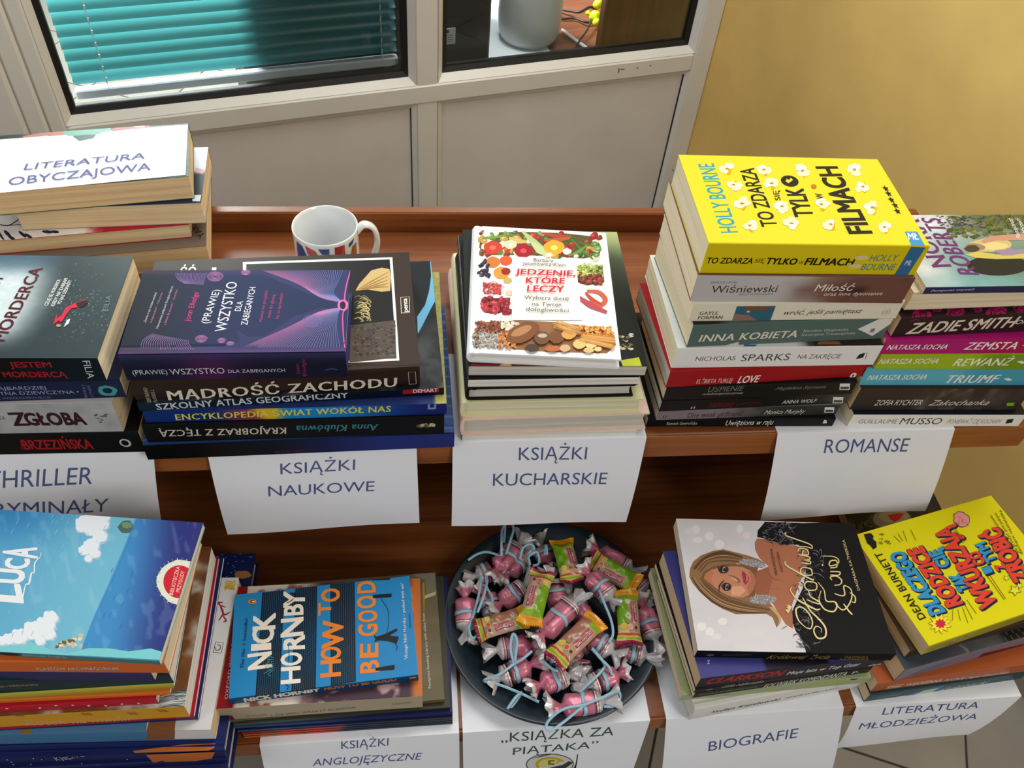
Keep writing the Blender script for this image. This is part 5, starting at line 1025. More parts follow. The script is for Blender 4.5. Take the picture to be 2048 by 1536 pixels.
def tp(T):
    T.art(lambda X, Y: mix((232, 226, 226), (206, 210, 218), .8*fbm(X*7, Y*7, 6))+0*X[..., None], 60, 50)
    for i in range(20): rn = random.Random(i); T.blob(zI2(rn.choice((rn.uniform(120, 700), rn.uniform(300, 1100))), rn.choice((rn.uniform(100, 320), rn.uniform(900, 1250)))), (rn.uniform(6, 12), rn.uniform(5, 9)), rn.choice(((240, 236, 236), (222, 222, 228), (236, 226, 226))), 22)
    K_ = (22, 22, 24); T.poly(PX(zI2, [(925, 66), (1300, 80), (1900, 60), (2100, 560), (2300, 1420), (1330, 1420), (1322, 1320), (1290, 1240), (1225, 1130), (1190, 1040), (1190, 940), (1300, 700), (1350, 400), (1250, 290), (1100, 290), (960, 240), (850, 215), (855, 150), (900, 100)]), K_)
    Sk = (180, 114, 84); T.poly(PX(zI2, [(850, 228), (960, 238), (1100, 290), (1230, 300), (1340, 345), (1352, 460), (1250, 700), (1190, 880), (1200, 1110), (1130, 1070), (1060, 960), (980, 830), (850, 770), (780, 640), (830, 560), (960, 500), (870, 420), (830, 340), (825, 270)]), Sk)
    T.poly(PX(zI2, [(800, 560), (960, 510), (1000, 640), (960, 770), (840, 780), (790, 700)]), (162, 98, 72)); T.stroke(PX(zI2, [(930, 540), (1010, 620), (1100, 640)]), [1, 3, 1], (150, 92, 68)); T.stroke(PX(zI2, [(900, 760), (1000, 720), (1080, 730)]), [1, 3, 1], (170, 106, 80))
    H_ = ((150, 114, 78), (120, 86, 58), (190, 156, 112), (86, 60, 42))
    T.poly(PX(zI2, [(195, 520), (225, 455), (300, 395), (420, 350), (520, 335), (640, 365), (760, 395), (860, 430), (930, 470), (900, 520), (780, 500), (650, 470), (640, 510), (480, 500), (380, 535), (330, 590), (330, 650), (380, 700), (480, 760), (600, 795), (780, 800), (960, 850), (1050, 940), (1085, 1030), (1040, 1100), (1000, 1000), (940, 965), (760, 965), (640, 968), (520, 920), (400, 850), (290, 750), (215, 660), (188, 600)]), H_[0])
    T.poly(PX(zI2, [(290, 640), (330, 550), (420, 500), (520, 480), (700, 480), (860, 510), (830, 640), (830, 800), (500, 800), (330, 700)]), (128, 92, 62))
    T.poly(PX(zI2, [(322, 640), (345, 575), (400, 535), (490, 512), (600, 500), (700, 505), (780, 540), (825, 590), (835, 650), (815, 730), (770, 785), (700, 805), (600, 800), (500, 765), (400, 715)]), (200, 138, 106))
    T.poly(PX(zI2, [(322, 640), (345, 580), (400, 540), (430, 560), (400, 620), (430, 700), (400, 712)]), (196, 124, 84)); T.poly(PX(zI2, [(760, 530), (825, 590), (835, 650), (815, 730), (770, 785), (750, 700), (790, 630)]), (184, 116, 86)); T.poly(PX(zI2, [(590, 700), (700, 690), (740, 740), (680, 790), (600, 780)]), (226, 166, 134))
    for i in range(70):
        rn = random.Random(i); o = rn.uniform(0, 1); T.stroke(PX(zI2, [(215+o*90, 520+o*40), (330+o*60, 410+o*60), (500+o*60, 350+o*110), (700+o*40, 400+o*70)]), [.6, 1.6, 1.8, .6], rn.choice(H_))
        T.stroke(PX(zI2, [(210+o*120, 610+o*10), (300+o*100, 750-o*70), (480+o*60, 890-o*110), (720, 955-o*110), (950+o*40, 950-o*30)]), [.6, 1.8, 2, 1.6, .6], rn.choice(H_))
    for i in range(14): rn = random.Random(i); o = rn.uniform(0, 50); T.stroke(PX(zI2, [(960+o, 900), (1040+o*.6, 980), (1060+o*.4, 1040), (1040, 1100)]), [1.4, 1.2, .4], (206, 172, 120))
    for (x, y, ro) in ((522, 532, .15), (550, 702, .25)):
        T.blob(zI2(x, y), (10, 8.2), (104, 66, 54), 20, rot=ro, jit=.06); T.blob(zI2(x+1, y+1), (7.6, 7.6), (52, 36, 34), 18, jit=.08); T.blob(zI2(x+3, y), (3.4, 6.2), (170, 156, 150), 16, rot=ro)
        T.blob(zI2(x+5, y+1), (3.2, 3.4), (40, 52, 54), 14); T.blob(zI2(x+6, y+1), (1.8, 1.8), (12, 12, 12), 10); T.blob(zI2(x, y-5), (.9, .7), (240, 240, 240), 6); T.stroke(PX(zI2, [(x-18, y-38), (x-24, y), (x-12, y+38)]), [.8, 2.4, .8], (30, 20, 20))
    T.stroke(PX(zI2, [(470, 500), (478, 540), (500, 570)]), [1.5, 3, 1], (70, 46, 36)); T.stroke(PX(zI2, [(478, 760), (484, 690), (530, 636)]), [1, 3.4, 1.6], (70, 46, 36))
    T.stroke(PX(zI2, [(565, 590), (620, 600), (660, 625), (678, 650), (650, 660)]), [.8, 2, 3, 2.6, 1], (156, 94, 70)); T.stroke(PX(zI2, [(590, 615), (640, 635), (655, 645)]), [1, 2.4, 1], (236, 184, 152))
    T.poly(PX(zI2, [(702, 545), (725, 560), (755, 585), (772, 610), (765, 650), (738, 684), (716, 660), (712, 620), (700, 580)]), (176, 62, 78)); T.poly(PX(zI2, [(738, 575), (758, 600), (755, 640), (738, 655), (740, 615)]), (226, 130, 140)); T.stroke(PX(zI2, [(715, 565), (738, 605), (732, 660)]), [1, 1.8, 1], (104, 34, 42))
    for (cx, cy, rx, ry, ro) in ((800, 472, 27, 7, .17), (905, 828, 27, 9.5, -.02)):
        T.blob(zI2(cx, cy), (rx, ry), (150, 146, 150), 24, jit=.06, rot=ro)
        for i in range(70): rn = random.Random(i); a = rn.uniform(0, 6.3); q = rn.uniform(0, .95)**.5; x = rx*q*math.cos(a); y = ry*q*math.sin(a); T.blob((zI2(cx, cy)[0]+x*math.cos(ro)-y*math.sin(ro), zI2(cx, cy)[1]+x*math.sin(ro)+y*math.cos(ro)), (.9, .7), rn.choice(((236, 234, 236), (206, 200, 204), (110, 104, 108), (250, 250, 250))), 6)
    for i in range(260):
        rn = random.Random(i+9); k = rn.random()
        x, y = ((rn.uniform(870, 1180), rn.uniform(90, 280)) if k < .3 else ((1290+rn.gauss(60, 60), rn.uniform(330, 900)) if k < .7 else (rn.gauss(1290, 60), rn.uniform(900, 1300))))
        T.stroke(PX(zI2, [(x, y), (x+rn.uniform(10, 40), y+rn.uniform(-30, 20)), (x+rn.uniform(30, 80), y+rn.uniform(-40, 60))]), [.5, 1.5, .3], rn.choice(((96, 92, 98), (60, 58, 62), (140, 134, 142), (36, 34, 36))))
    Gd, Gk = (238, 222, 160), (120, 100, 60)
    for dx, c in ((3, Gk), (0, Gd)):
        q = lambda *p: [(x+dx, y+dx) for x, y in p]
        st = [([(1180, 710), (1175, 745), (1230, 820), (1330, 880), (1420, 925), (1462, 920)], [1.4, 2.6, 3.4, 2]), ([(1330, 1110), (1250, 1030), (1225, 930), (1270, 900), (1340, 950), (1385, 1040), (1370, 1110), (1330, 1105)], [1.2, 3.4, 2.4, 2.4, 1.6]), ([(1290, 810), (1360, 930), (1440, 1010), (1510, 1100), (1510, 1190), (1440, 1205), (1400, 1140), (1420, 1090), (1470, 1110), (1470, 1150)], [1.6, 3, 3.4, 3.2, 2.6, 1.4, 1]),
              ([(1330, 830), (1440, 870), (1450, 850), (1370, 800), (1345, 740)], [1.6, 3, 1.6]), ([(1345, 740), (1420, 730), (1420, 670), (1330, 655), (1310, 700), (1345, 740)], 2.2), ([(1250, 660), (1290, 690)], [2.6, 1.4]),
              ([(1400, 640), (1330, 610), (1240, 560), (1150, 510), (1118, 475), (1125, 455)], [2.6, 3, 2.6, 1.6]), ([(1382, 560), (1375, 590), (1290, 585), (1270, 540), (1300, 515), (1370, 530), (1382, 560)], 2.2), ([(1280, 470), (1360, 480), (1360, 455), (1290, 440), (1350, 440), (1355, 415), (1250, 390)], 2.2), ([(1300, 350), (1290, 390), (1345, 390), (1330, 340), (1260, 330), (1245, 360)], 2.2),
              ([(1240, 310), (1330, 315), (1380, 330), (1360, 290), (1180, 225), (1130, 205), (1115, 180)], [1.6, 2, 2.4, 1.4]), ([(1130, 185), (1118, 180)], 3)]
        st += [([(1440, 660), (1500, 740), (1520, 840), (1600, 850), (1625, 890), (1590, 945), (1500, 920), (1450, 830), (1470, 740)], [1.2, 2.4, 3, 2.6, 1.2]), ([(1600, 770), (1660, 790), (1700, 780), (1690, 700), (1720, 700), (1760, 730), (1770, 800), (1740, 880), (1680, 930), (1610, 870)], [1.6, 2.6, 1.8, 2.6, 2]), ([(1690, 870), (1740, 940), (1775, 975)], [2, 3, 2.6]), ([(1750, 760), (1800, 800), (1800, 855), (1770, 850)], [1.6, 2.6, 1.2]),
               ([(1575, 640), (1560, 610), (1620, 600), (1670, 640), (1655, 680), (1600, 690)], [1.6, 2.4, 1.6]), ([(1560, 590), (1640, 590), (1650, 560), (1560, 555)], 2.2), ([(1480, 488), (1488, 498)], 3.4), ([(1560, 520), (1620, 510), (1620, 450), (1560, 455), (1555, 500), (1630, 480), (1640, 440), (1590, 410), (1490, 405)], [2.2, 2.4, 2, 1.4])]
        for pts, w_ in st: T.stroke(PX(zI2, q(*pts)), w_, c)
    T.poly(PX(zI2, [(1125, 880), (1150, 900), (1130, 905), (1160, 925), (1120, 925), (1150, 965), (1185, 900), (1150, 870), (1160, 890)]), Gd)
    tt(T, zI2, 'PRAWDZIWA', (1050, 588), (996, 330), (-26, 0), (60, 34, 30), .01); tt(T, zI2, 'HISTORIA', (1102, 555), (1056, 362), (-24, 0), (60, 34, 30), .01); tt(T, zI2, 'DAGMARA KAŹMIERSKA', (1850, 738), (1698, 245), (-26, 4), (226, 210, 150), .008)
def s(S):
    g_ = (150, 128, 70); ls(S, zI3, 'Królowej Życia', (790, 135), (1400, 135), 36, g_, 0, .5); ls(S, zI3, 'DAGMARA', (1555, 124), (1780, 124), 14, g_, .01); ls(S, zI3, 'KAŹMIERSKA', (1505, 146), (1785, 146), 14, g_, .01); ls(S, zI3, 'PRAWDZIWA', (365, 104), (650, 100), 12, (90, 80, 60)); S.blob(S.p(*zI3(245, 98)), (.004, .0025), (90, 90, 96), 8, False, .3)
z = bk('I1', 'biography Królowej Życia with portrait of a blonde woman, top of the biographies pile', z, (1388, 1315), (1780, 1322), .0165, (1350, 1037), (24, 24, 26), s, top=tp, group=GI, pages='cream', m=MATTE, spcol=(12, 12, 13))

# ---------------- youth literature
z = ZL+G_LOW; GJ = 'youth paperbacks under the yellow comic lettering book'
def s(S):
    P = lambda q: [S.p(*zJ2(*p)) for p in q]
    S.poly(P([(520, 1215), (700, 1150), (1060, 1060), (1000, 1130), (750, 1195)]), (60, 110, 150), False); S.poly(P([(640, 1200), (800, 1130), (990, 1095), (900, 1150), (700, 1195)]), (176, 190, 160), False)
    ls(S, zJ2, 'MACIEJ SIEMBIEDA', (200, 1235), (500, 1185), 20, (120, 150, 150), .004); ls(S, zJ2, 'Gołębiarki', (1010, 1130), (1590, 1040), 30, (190, 190, 170), 0, .3)
z = bk('J5', 'teal spined paperback at the bottom of the youth pile', z, (1727.5, 1404), (2048, 1357), .0195, .14, (30, 66, 72), s, group=GJ, pages='tan', length=.205)
def s(S): ls(S, zJ2, 'KRIEZ  WĄKREENNA', (325, 1108), (1000, 1020), 30, (226, 212, 196), .012, .25); ls(S, zJ2, 'POZNAJ  Jagna Gawrońska', (1030, 1022), (1840, 915), 26, (226, 212, 196), .008, .35)
z = bk('J4', 'orange brown paperback in the youth pile', z, (1740.6, 1384), (2048, 1344), .0225, .14, (172, 88, 48), s, group=GJ, pages='tan', length=.208)
def s(S):
    P = lambda q: [S.p(*zJ2(*p)) for p in q]
    S.poly(P([(1380, 790), (1540, 665), (2080, 540), (2080, 620)]), (110, 20, 44), False); ls(S, zJ2, 'MROŹNY SZLAK', (600, 970), (1080, 800), 40, (110, 106, 124), .02, .1)
def tp(T):
    T.art(lambda X, Y: mix((66, 72, 80), (98, 96, 92), sstep(.2, .5, X)*fbm(X*9, Y*8, 3)*1.4)*(1-.7*sstep(.62, .7, X)[..., None]), 60, 40)
    for i in range(6):
        for j in range(4): T.poly(PX(zJ2, [(1790+i*75, 380+j*85-i*22), (1806+i*75, 376+j*85-i*22), (1850+i*75, 430+j*85-i*22), (1834+i*75, 434+j*85-i*22)]), (84, 82, 78))
    T.stroke(PX(zJ2, [(1240, 560), (1330, 620), (1360, 690)]), [3, 6, 4], (126, 124, 116))
z = bk('J3', 'charcoal grey paperback in the youth pile', z, (1787.5, 1363), (2048, 1290), .030, .14, (70, 76, 82), s, top=tp, group=GJ, pages='tan', length=.205, spcol=(120, 118, 134))
z = bk('J2', 'paperback showing only brown page edges, just under the yellow comic lettering book', z, (1808, 1316), (2048, 1255), .017, .14, (70, 50, 40), group=GJ, pages='tan', length=.2)
def tp(T):
    K_ = (26, 34, 66); Bl = (52, 150, 206); Rd = (224, 70, 52)
    def fat(s_, a, b_, c, col):
        tt(T, zJ, s_, (a[0]+9, a[1]+7), (b_[0]+9, b_[1]+7), c, K_, .075); tt(T, zJ, s_, (a[0]+4, a[1]+3), (b_[0]+4, b_[1]+3), c, K_, .09); tt(T, zJ, s_, a, b_, c, col, .05)
    fat('DLACZEGO', (612, 700), (385, 378), (-72, 22), Bl); fat('RODZICE', (706, 655), (486, 352), (-78, 24), Rd); fat('TAK', (752, 578), (692, 492), (-60, 20), Bl); fat('CIĘ', (640, 452), (582, 362), (-56, 20), Bl); fat('WKURZAJĄ', (890, 660), (640, 242), (-84, 28), Rd)
    fat('I', (862, 482), (852, 466), (-38, 14), Bl); fat('CO', (828, 440), (788, 378), (-52, 18), Rd); fat('Z', (938, 470), (920, 442), (-44, 16), Rd); fat('TYM', (888, 428), (822, 330), (-48, 18), Bl); fat('ZROBIĆ', (1068, 520), (893, 250), (-80, 28), Rd)
    tt(T, zJ, '~DEAN BURNETT', (512, 735), (270, 384), (-36, 14), (34, 34, 30), .02)
    for i, t_ in enumerate(('pożyteczne wskazówki', 'jak przeżyć pod jednym', 'dachem nastolatka')): tt(T, zJ, t_, (985+i*22, 380+i*8), (862+i*24, 190-i*15), (-14, 5), (70, 70, 20), 0)
    T.blob(zJ(700, 212), (17, 15), (60, 40, 50), 20, jit=.12, seed=3, rot=.6); T.blob(zJ(700, 212), (16, 13.5), (226, 150, 150), 20, jit=.12, seed=3, rot=.6)
    for i in range(14): rn = random.Random(i); x = 700+rn.uniform(-34, 34); y = 212+rn.uniform(-24, 24); T.stroke(PX(zJ, [(x, y), (x+8, y+8), (x+2, y+14)]), .9, (196, 106, 116))
    T.poly(PX(zJ, [(180, 292), (215, 284), (232, 300), (228, 318), (245, 330), (248, 360), (230, 372), (214, 350), (198, 340), (190, 318)]), (28, 28, 30)); 
    for i in range(9): rn = random.Random(i); x = 245+rn.uniform(0, 60); y = 285+rn.uniform(0, 60); T.stroke(PX(zJ, [(x, y), (x+22, y-4), (x+12, y+6)]), .8, (90, 86, 30))
    for a, b_ in (((340, 300), (375, 335)), ((362, 288), (388, 328)), ((388, 272), (410, 330)), ((430, 268), (458, 326)), ((668, 262), (718, 332)), ((660, 268), (710, 338)), ((835, 510), (928, 640)), ((848, 505), (936, 636)), ((654, 690), (652, 750)), ((680, 692), (694, 752)), ((705, 680), (735, 765)), ((712, 655), (760, 745)), ((728, 640), (780, 715))): T.stroke(PX(zJ, [a, b_]), .9, (70, 66, 20))
    def star(x, y, r0, r1, n, c): T.poly([zJ(x+(r0 if k % 2 else r1)*math.cos(.3+k*math.pi/n), y+(r0 if k % 2 else r1)*.85*math.sin(.3+k*math.pi/n)) for k in range(2*n)], c)
    star(586, 768, 40, 66, 11, (130, 90, 20)); star(586, 768, 38, 62, 11, (244, 226, 60)); star(588, 768, 22, 34, 9, (206, 40, 60))
    for x, y, r in ((985, 590, 38), (940, 525, 20), (1010, 565, 22)): star(x, y, r*.5, r, 5, (90, 84, 20)); star(x, y, r*.42, r*.84, 5, (226, 224, 70))
def s(S):
    S.poly([S.p(*zJ2(*p)) for p in ((1010, 600), (1120, 535), (1260, 510), (1150, 580))], (150, 110, 60), False)
    for i in range(22): rn = random.Random(i); x = 800+i*50; y = 660-i*20; S.stroke([S.p(*zJ2(x, y)), S.p(*zJ2(x+50, y-30))], .0009, rn.choice(((60, 58, 20), (230, 224, 100), (80, 60, 40))), False)
z = bk('J1', 'yellow paperback DLACZEGO RODZICE TAK CIĘ WKURZAJĄ with comic lettering', z, (1842, 1310.6), (2048, 1240), .0205, (1712.5, 1069), (224, 216, 22), s, top=tp, group=GJ, pages='tan', length=.205, spcol=(160, 150, 40))
# dark book lying flat behind the youth pile
def tp(T):
    T.art(lambda X, Y: mix((24, 22, 20), (60, 54, 46), fbm(X*10, Y*10, 3)), 20, 20)
    for i in range(30): rn = random.Random(i); x = rn.uniform(1690, 1738); y = 1034+rn.uniform(0, 45); T.stroke([(x, y), (x+rn.uniform(-8, 8), y+8), (x+rn.uniform(-8, 8), y+14)], .9, (150, 126, 50))
    T.blob((1782, 1040), (44, 26), (70, 66, 66), 30); T.blob((1784, 1038), (38, 21), (150, 144, 136), 30); T.blob((1788, 1032), (30, 14), (176, 168, 158), 30); T.poly([(1775, 1030), (1786, 1028), (1800, 1026), (1808, 1028), (1798, 1040), (1789, 1044), (1780, 1038)], (214, 30, 34))
bk('K1', 'dark book with grey rings and a red heart lying behind the youth pile', ZL+G_LOW, (1702, 1100), (1860, 1094), .018, .2, (30, 28, 26), top=tp, length=.14, pages='tan')
# ================================================================ PAPER SIGNS
INKC = {'b': (82, 94, 140), 'g': (58, 84, 70)}
SIGNM = mat('printed_paper', 'attr', .75, bump=.1, bscale=30, spec=.25)
def sign(label, z, TL, TR, BL, BR, lines, yf, tilt=4, back=.13, ink='b', belly=.004, extra=None, bold=0):
    a = at(*TL, z); b = at(*TR, z); a[1] = yf-.0012; b[1] = yf-.0012
    ex = _n(b-a); tl = math.radians(tilt); ey = np.array([0, -math.sin(tl), -math.cos(tl)]); nr = np.array([0, -math.cos(tl), math.sin(tl)])
    def pp(u, v): p = onplane(u, v, a, nr)-a; return (float(p.dot(ex)), float(p.dot(ey)))
    L_ = float((b-a).dot(ex)); q0, q1 = pp(*BL), pp(*BR); bm = max(q0[1], q1[1])
    bul = lambda x, y: belly*math.sin(min(1, max(0, y/bm))*math.pi*.9)+.5*belly*math.sin(x*22+1)*max(0, y/bm)
    f = lambda x, y, h: tuple(a+ex*x+ey*y+nr*(bul(x, y)+h))
    root = empty('paper_sign', tuple(a), 0, label, 'sign', 'paper category signs')
    mb = MB(); W_ = (238, 240, 245)
    for off in (0, -.0002):
        P = []
        for i in range(17):
            s_ = i/16; row = []
            for j in range(13):
                t_ = j/12; A = np.array((s_*L_, 0)); B = np.array(q0)*(1-s_)+np.array(q1)*s_; c = A*(1-t_)+B*t_; row.append(np.array(f(c[0], c[1], off))-a)
            P.append(row)
        mb.grid(np.array(P), col=W_)
        # rounded fold and flat part lying under the books
        P = []
        for i in range(9):
            s_ = i/8; p = a+ex*s_*L_; row = [p-a+nr*off]
            row += [p-a+np.array((0, .0008, .00035+off)), p-a+np.array((0, .004, .0004+off)), p-a+np.array((0, back, .0004+off))]
            P.append(row)
        mb.grid(np.array(P), col=W_)
    S = Surf(mb, lambda x, y, h: tuple(np.array(f(x, y, h+.0001))-a), pp, L_, bm)
    for s_, P0, P1, P2 in lines: S.text(s_, P0, P1, P2, INKC[ink], bold, 0, 1.0)
    if extra: extra(S)
    o = mb.build('sheet', SIGNM, root, smooth=True)
    return root
z3 = zf(0, 860, 2.226); z5 = zf(1640, 1320, 5.02); z6 = zf(1180, 1380, 3.79); zP = zf(880, 1030, 3.035); z9 = zf(1240, 820, 2.535)
yU, yL = YF-.0005, LF-.0005
def Ln(z_, s_, p0, p1, cap): return (s_, z_(*p0), z_(*p1), z_(*cap))
sign('paper sign THRILLER KRYMINAŁY hanging at the left end of the upper shelf', ZU, (-75, 921), (305, 909), (-50, 1062), (323, 1046), [Ln(z3, 'THRILLER', (-55, 246), (413, 228), (-57, 176)), Ln(z3, 'KRYMINAŁY', (-90, 372), (484, 352), (-95, 312))], yU)
sign('paper sign KSIĄŻKI NAUKOWE hanging under the science stack', ZU, (410, 915), (833, 895), (456, 1065), (839, 1045), [Ln(z3, 'KSIĄŻKI', (1250, 187), (1580, 170), (1248, 143)), Ln(z3, 'NAUKOWE', (1198, 280), (1666, 262), (1195, 236))], yU)
sign('paper sign KSIĄŻKI KUCHARSKIE hanging under the cookbooks', ZU, (905, 882), (1292, 870), (903, 1047), (1252, 1044), [('KSIĄŻKI', (1037, 917), (1172, 916), (1038, 894)), ('KUCHARSKIE', (985, 965), (1211, 964), (986, 942))], yU)
sign('paper sign ROMANSE hanging under the romance stacks', ZU, (1553, 862), (1912, 862), (1519, 1037), (1850, 1020), [Ln(z9, 'ROMANSE', (1028, 210), (1450, 204), (1044, 146))], yU)
sign('paper sign KSIĄŻKI ANGLOJĘZYCZNE hanging under the English books', ZL, (519, 1493), (918, 1460), (560, 1660), (920, 1640), [Ln(zH, 'KSIĄŻKI', (905, 1400), (1228, 1376), (903, 1352)), Ln(zH, 'ANGLOJĘZYCZNE', (708, 1506), (1446, 1465), (716, 1462))], yL)
def coin(S):
    S.blob(zP(665, 1497), (48, 20), (60, 62, 60), 40); S.blob(zP(665, 1497), (46, 18.5), (206, 208, 204), 40); S.blob(zP(668, 1497), (30, 14), (190, 170, 50), 30); S.blob(zP(668, 1497), (24, 10.5), (214, 204, 120), 30)
    S.text('5', zP(650, 1520), zP(690, 1517), zP(652, 1476), (120, 110, 40), .03)
    S.poly([zP(800, 1536), (880+820/3.035, 1030+1500/3.035), (880+832/3.035, 1030+1440/3.035), (880+838/3.035, 1030+1440/3.035), zP(826, 1510), zP(815, 1560)], (40, 42, 50))
sign('sign KSIĄŻKA ZA PIĄTAKA with five coin below the sweets plate', ZL, (925, 1457), (1299, 1434), (928, 1640), (1225, 1640), [Ln(zP, '„KSIĄŻKA ZA', (370, 1372), (1050, 1332), (372, 1322)), Ln(zP, 'PIĄTAKA”', (440, 1443), (952, 1404), (444, 1404))], yL, ink='g', extra=coin)
sign('paper sign BIOGRAFIE hanging under the biographies', ZL, (1333, 1442), (1687, 1414), (1318, 1570), (1661, 1545), [Ln(z6, 'BIOGRAFIE', (888, 436), (1562, 344), (896, 370))], yL, tilt=9)
sign('paper sign LITERATURA MŁODZIEŻOWA hanging at the lower right', ZL, (1710, 1407), (2039, 1384), (1669, 1491), (1937, 1469), [Ln(z5, 'LITERATURA', (612, 530), (1575, 468), (645, 474)), Ln(z5, 'MŁODZIEŻOWA', (370, 656), (1553, 568), (400, 602))], yL, tilt=2)
sign('blank looking paper corner hanging under the lower left stack', ZL, (150, 1512), (457, 1488), (150, 1680), (440, 1660), [], yL)
# sheet lying on the back left pile
a = at(188, 320, ZA1); mb = MB(); zz = ZA1+.0003
q = [at(u, v, zz) for u, v in ((-62, 392), (371, 350), (376, 250), (-72, 286))]
for off in (0, .0002): mb.grid(np.array([[(q[0]*(1-s)+q[1]*s)*(1-t)+(q[3]*(1-s)+q[2]*s)*t-a+np.array((0, 0, off+.0006*math.sin(s*9)*t)) for t in np.linspace(0, 1, 7)] for s in np.linspace(0, 1, 17)]), col=(238, 240, 245))
S = Surf(mb, lambda x, y, h: (x, y, zz-a[2]+.0009+h), lambda u, v: tuple((at(u, v, zz)-a)[:2]), 1, 1)
for s_, P0, P1, P2 in (Ln(zA, 'LITERATURA', (190, 446), (1160, 352), (212, 396)), Ln(zA, 'OBYCZAJOWA', (66, 568), (1208, 444), (80, 506))): S.text(s_, P0, P1, P2, (104, 112, 158), .0, 0)
tag(mb.build('paper_sign', SIGNM, None, tuple(a), smooth=True), 'paper sign LITERATURA OBYCZAJOWA lying on the back left pile', 'sign', 'paper category signs')

# ================================================================ MUG
mc = np.array([-.102, .8015, ZU]); mug = empty('mug', tuple(mc), 0, 'white mug with red and blue flag pattern standing behind the science stack', 'mug')
MG = mat('glazed_ceramic', 'attr', .12, coat=.6)
prof = [(0, .0035), (.026, .0035), (.028, .001), (.0345, .001), (.0375, .005), (.0395, .020), (.0400, .088), (.0402, .0925), (.0396, .094), (.0386, .0935), (.0376, .090), (.0370, .030), (.034, .010), (.024, .006), (0, .006)]
mb = MB(); P = np.array([[(r*.94*math.cos(2*math.pi*k/64), r*.94*math.sin(2*math.pi*k/64), z_) for k in range(64)] for r, z_ in prof]); mb.grid(P, col=(226, 228, 228), closev=True)
mb.build('cup', MG, mug, smooth=True)
mb = MB()
def cyl(u, v, R=.0376):
    d = ray(u, v); o = np.array([0, 0, EYE])-mc; A = d[0]**2+d[1]**2; B = o[0]*d[0]+o[1]*d[1]; C_ = o[0]**2+o[1]**2-R*R; D_ = max(0, B*B-A*C_); t_ = (-B-math.sqrt(D_))/A; p = o+d*t_; return (math.atan2(p[1], p[0]), p[2])
zm = zf(420, 360, 3.793); S = Surf(mb, lambda th, z_, h: ((.0376+h)*math.cos(th), (.0376+h)*math.sin(th), z_), cyl)
def mpoly(pts, c):      # subdivided so the print hugs the cup
    pts = [S.p(*zm(*p)) for p in pts]; n = 8; h = S.lay()+.0003
    g = np.array([[(np.array(pts[0])*(1-i/n)+np.array(pts[1])*i/n)*(1-j/3)+(np.array(pts[3])*(1-i/n)+np.array(pts[2])*i/n)*j/3 for j in range(4)] for i in range(n+1)])
    mb.grid(np.array([[S.f(c_[0], c_[1], h) for c_ in r_] for r_ in g]), col=c)
mpoly([(672, 620), (770, 640), (700, 500), (657, 462)], (40, 74, 140)); mpoly([(740, 560), (850, 640), (800, 540), (723, 497)], (176, 26, 40)); mpoly([(850, 565), (905, 565), (905, 524), (818, 524)], (40, 74, 140))
mpoly([(952, 640), (1030, 630), (1020, 490), (945, 512)], (166, 20, 36)); mpoly([(1054, 512), (1082, 480), (1092, 436), (1052, 484)], (40, 74, 140)); mpoly([(1060, 600), (1112, 560), (1108, 470), (1080, 500)], (150, 98, 44)); mpoly([(860, 640), (920, 640), (920, 590), (860, 590)], (40, 74, 140))
mb.build('flag_print', MG, mug, smooth=True)
mb = MB(); ha = .25; pts = catmull([(.036, 0, .078), (.045, 0, .086), (.056, 0, .079), (.060, 0, .060), (.055, 0, .038), (.045, 0, .024), (.036, 0, .023)], 6); R = []
for i, p in enumerate(pts):
    t_ = pts[min(i+1, len(pts)-1)]-pts[max(0, i-1)]; t_ = t_/np.linalg.norm(t_); nn = np.array((t_[2], 0, -t_[0])); row = []
    for k in range(12): an = 2*math.pi*k/12; v = p+nn*.0034*math.cos(an)+np.array((0, 1, 0))*.0062*math.sin(an); row.append((v[0]*math.cos(ha)-v[1]*math.sin(ha), v[0]*math.sin(ha)+v[1]*math.cos(ha), v[2]))
    R.append(row)
mb.grid(np.array(R), col=(226, 228, 228), closev=True); mb.build('handle', MG, mug, smooth=True)

# ================================================================ PLATE OF SWEETS
pc = np.array([.155, .4545, ZL]); mb = MB()
prof = [(0, .001), (.074, .001), (.078, .0005), (.081, .003), (.104, .010), (.124, .0205), (.1300, .0232), (.1318, .0240), (.1312, .0258), (.1290, .0256), (.122, .0235), (.106, .0135), (.094, .0068), (.080, .0052), (0, .0048)]
mb.grid(np.array([[(r*.985*math.cos(2*math.pi*k/96), r*.985*math.sin(2*math.pi*k/96), z_) for k in range(96)] for r, z_ in prof]), col=(34, 56, 70), closev=True)
tag(mb.build('plate', mat('plate_glaze', (22, 38, 48), .34, coat=.2, spec=.5), None, tuple(pc), smooth=True), 'round dark blue plate full of wrapped sweets on the lower shelf', 'plate')
RIB = mat('curling_ribbon', (150, 190, 206), .35, spec=.5)
PK, SV, DG, RD, WH = (204, 120, 140), (206, 202, 202), (44, 60, 52), (176, 40, 70), (232, 230, 226)
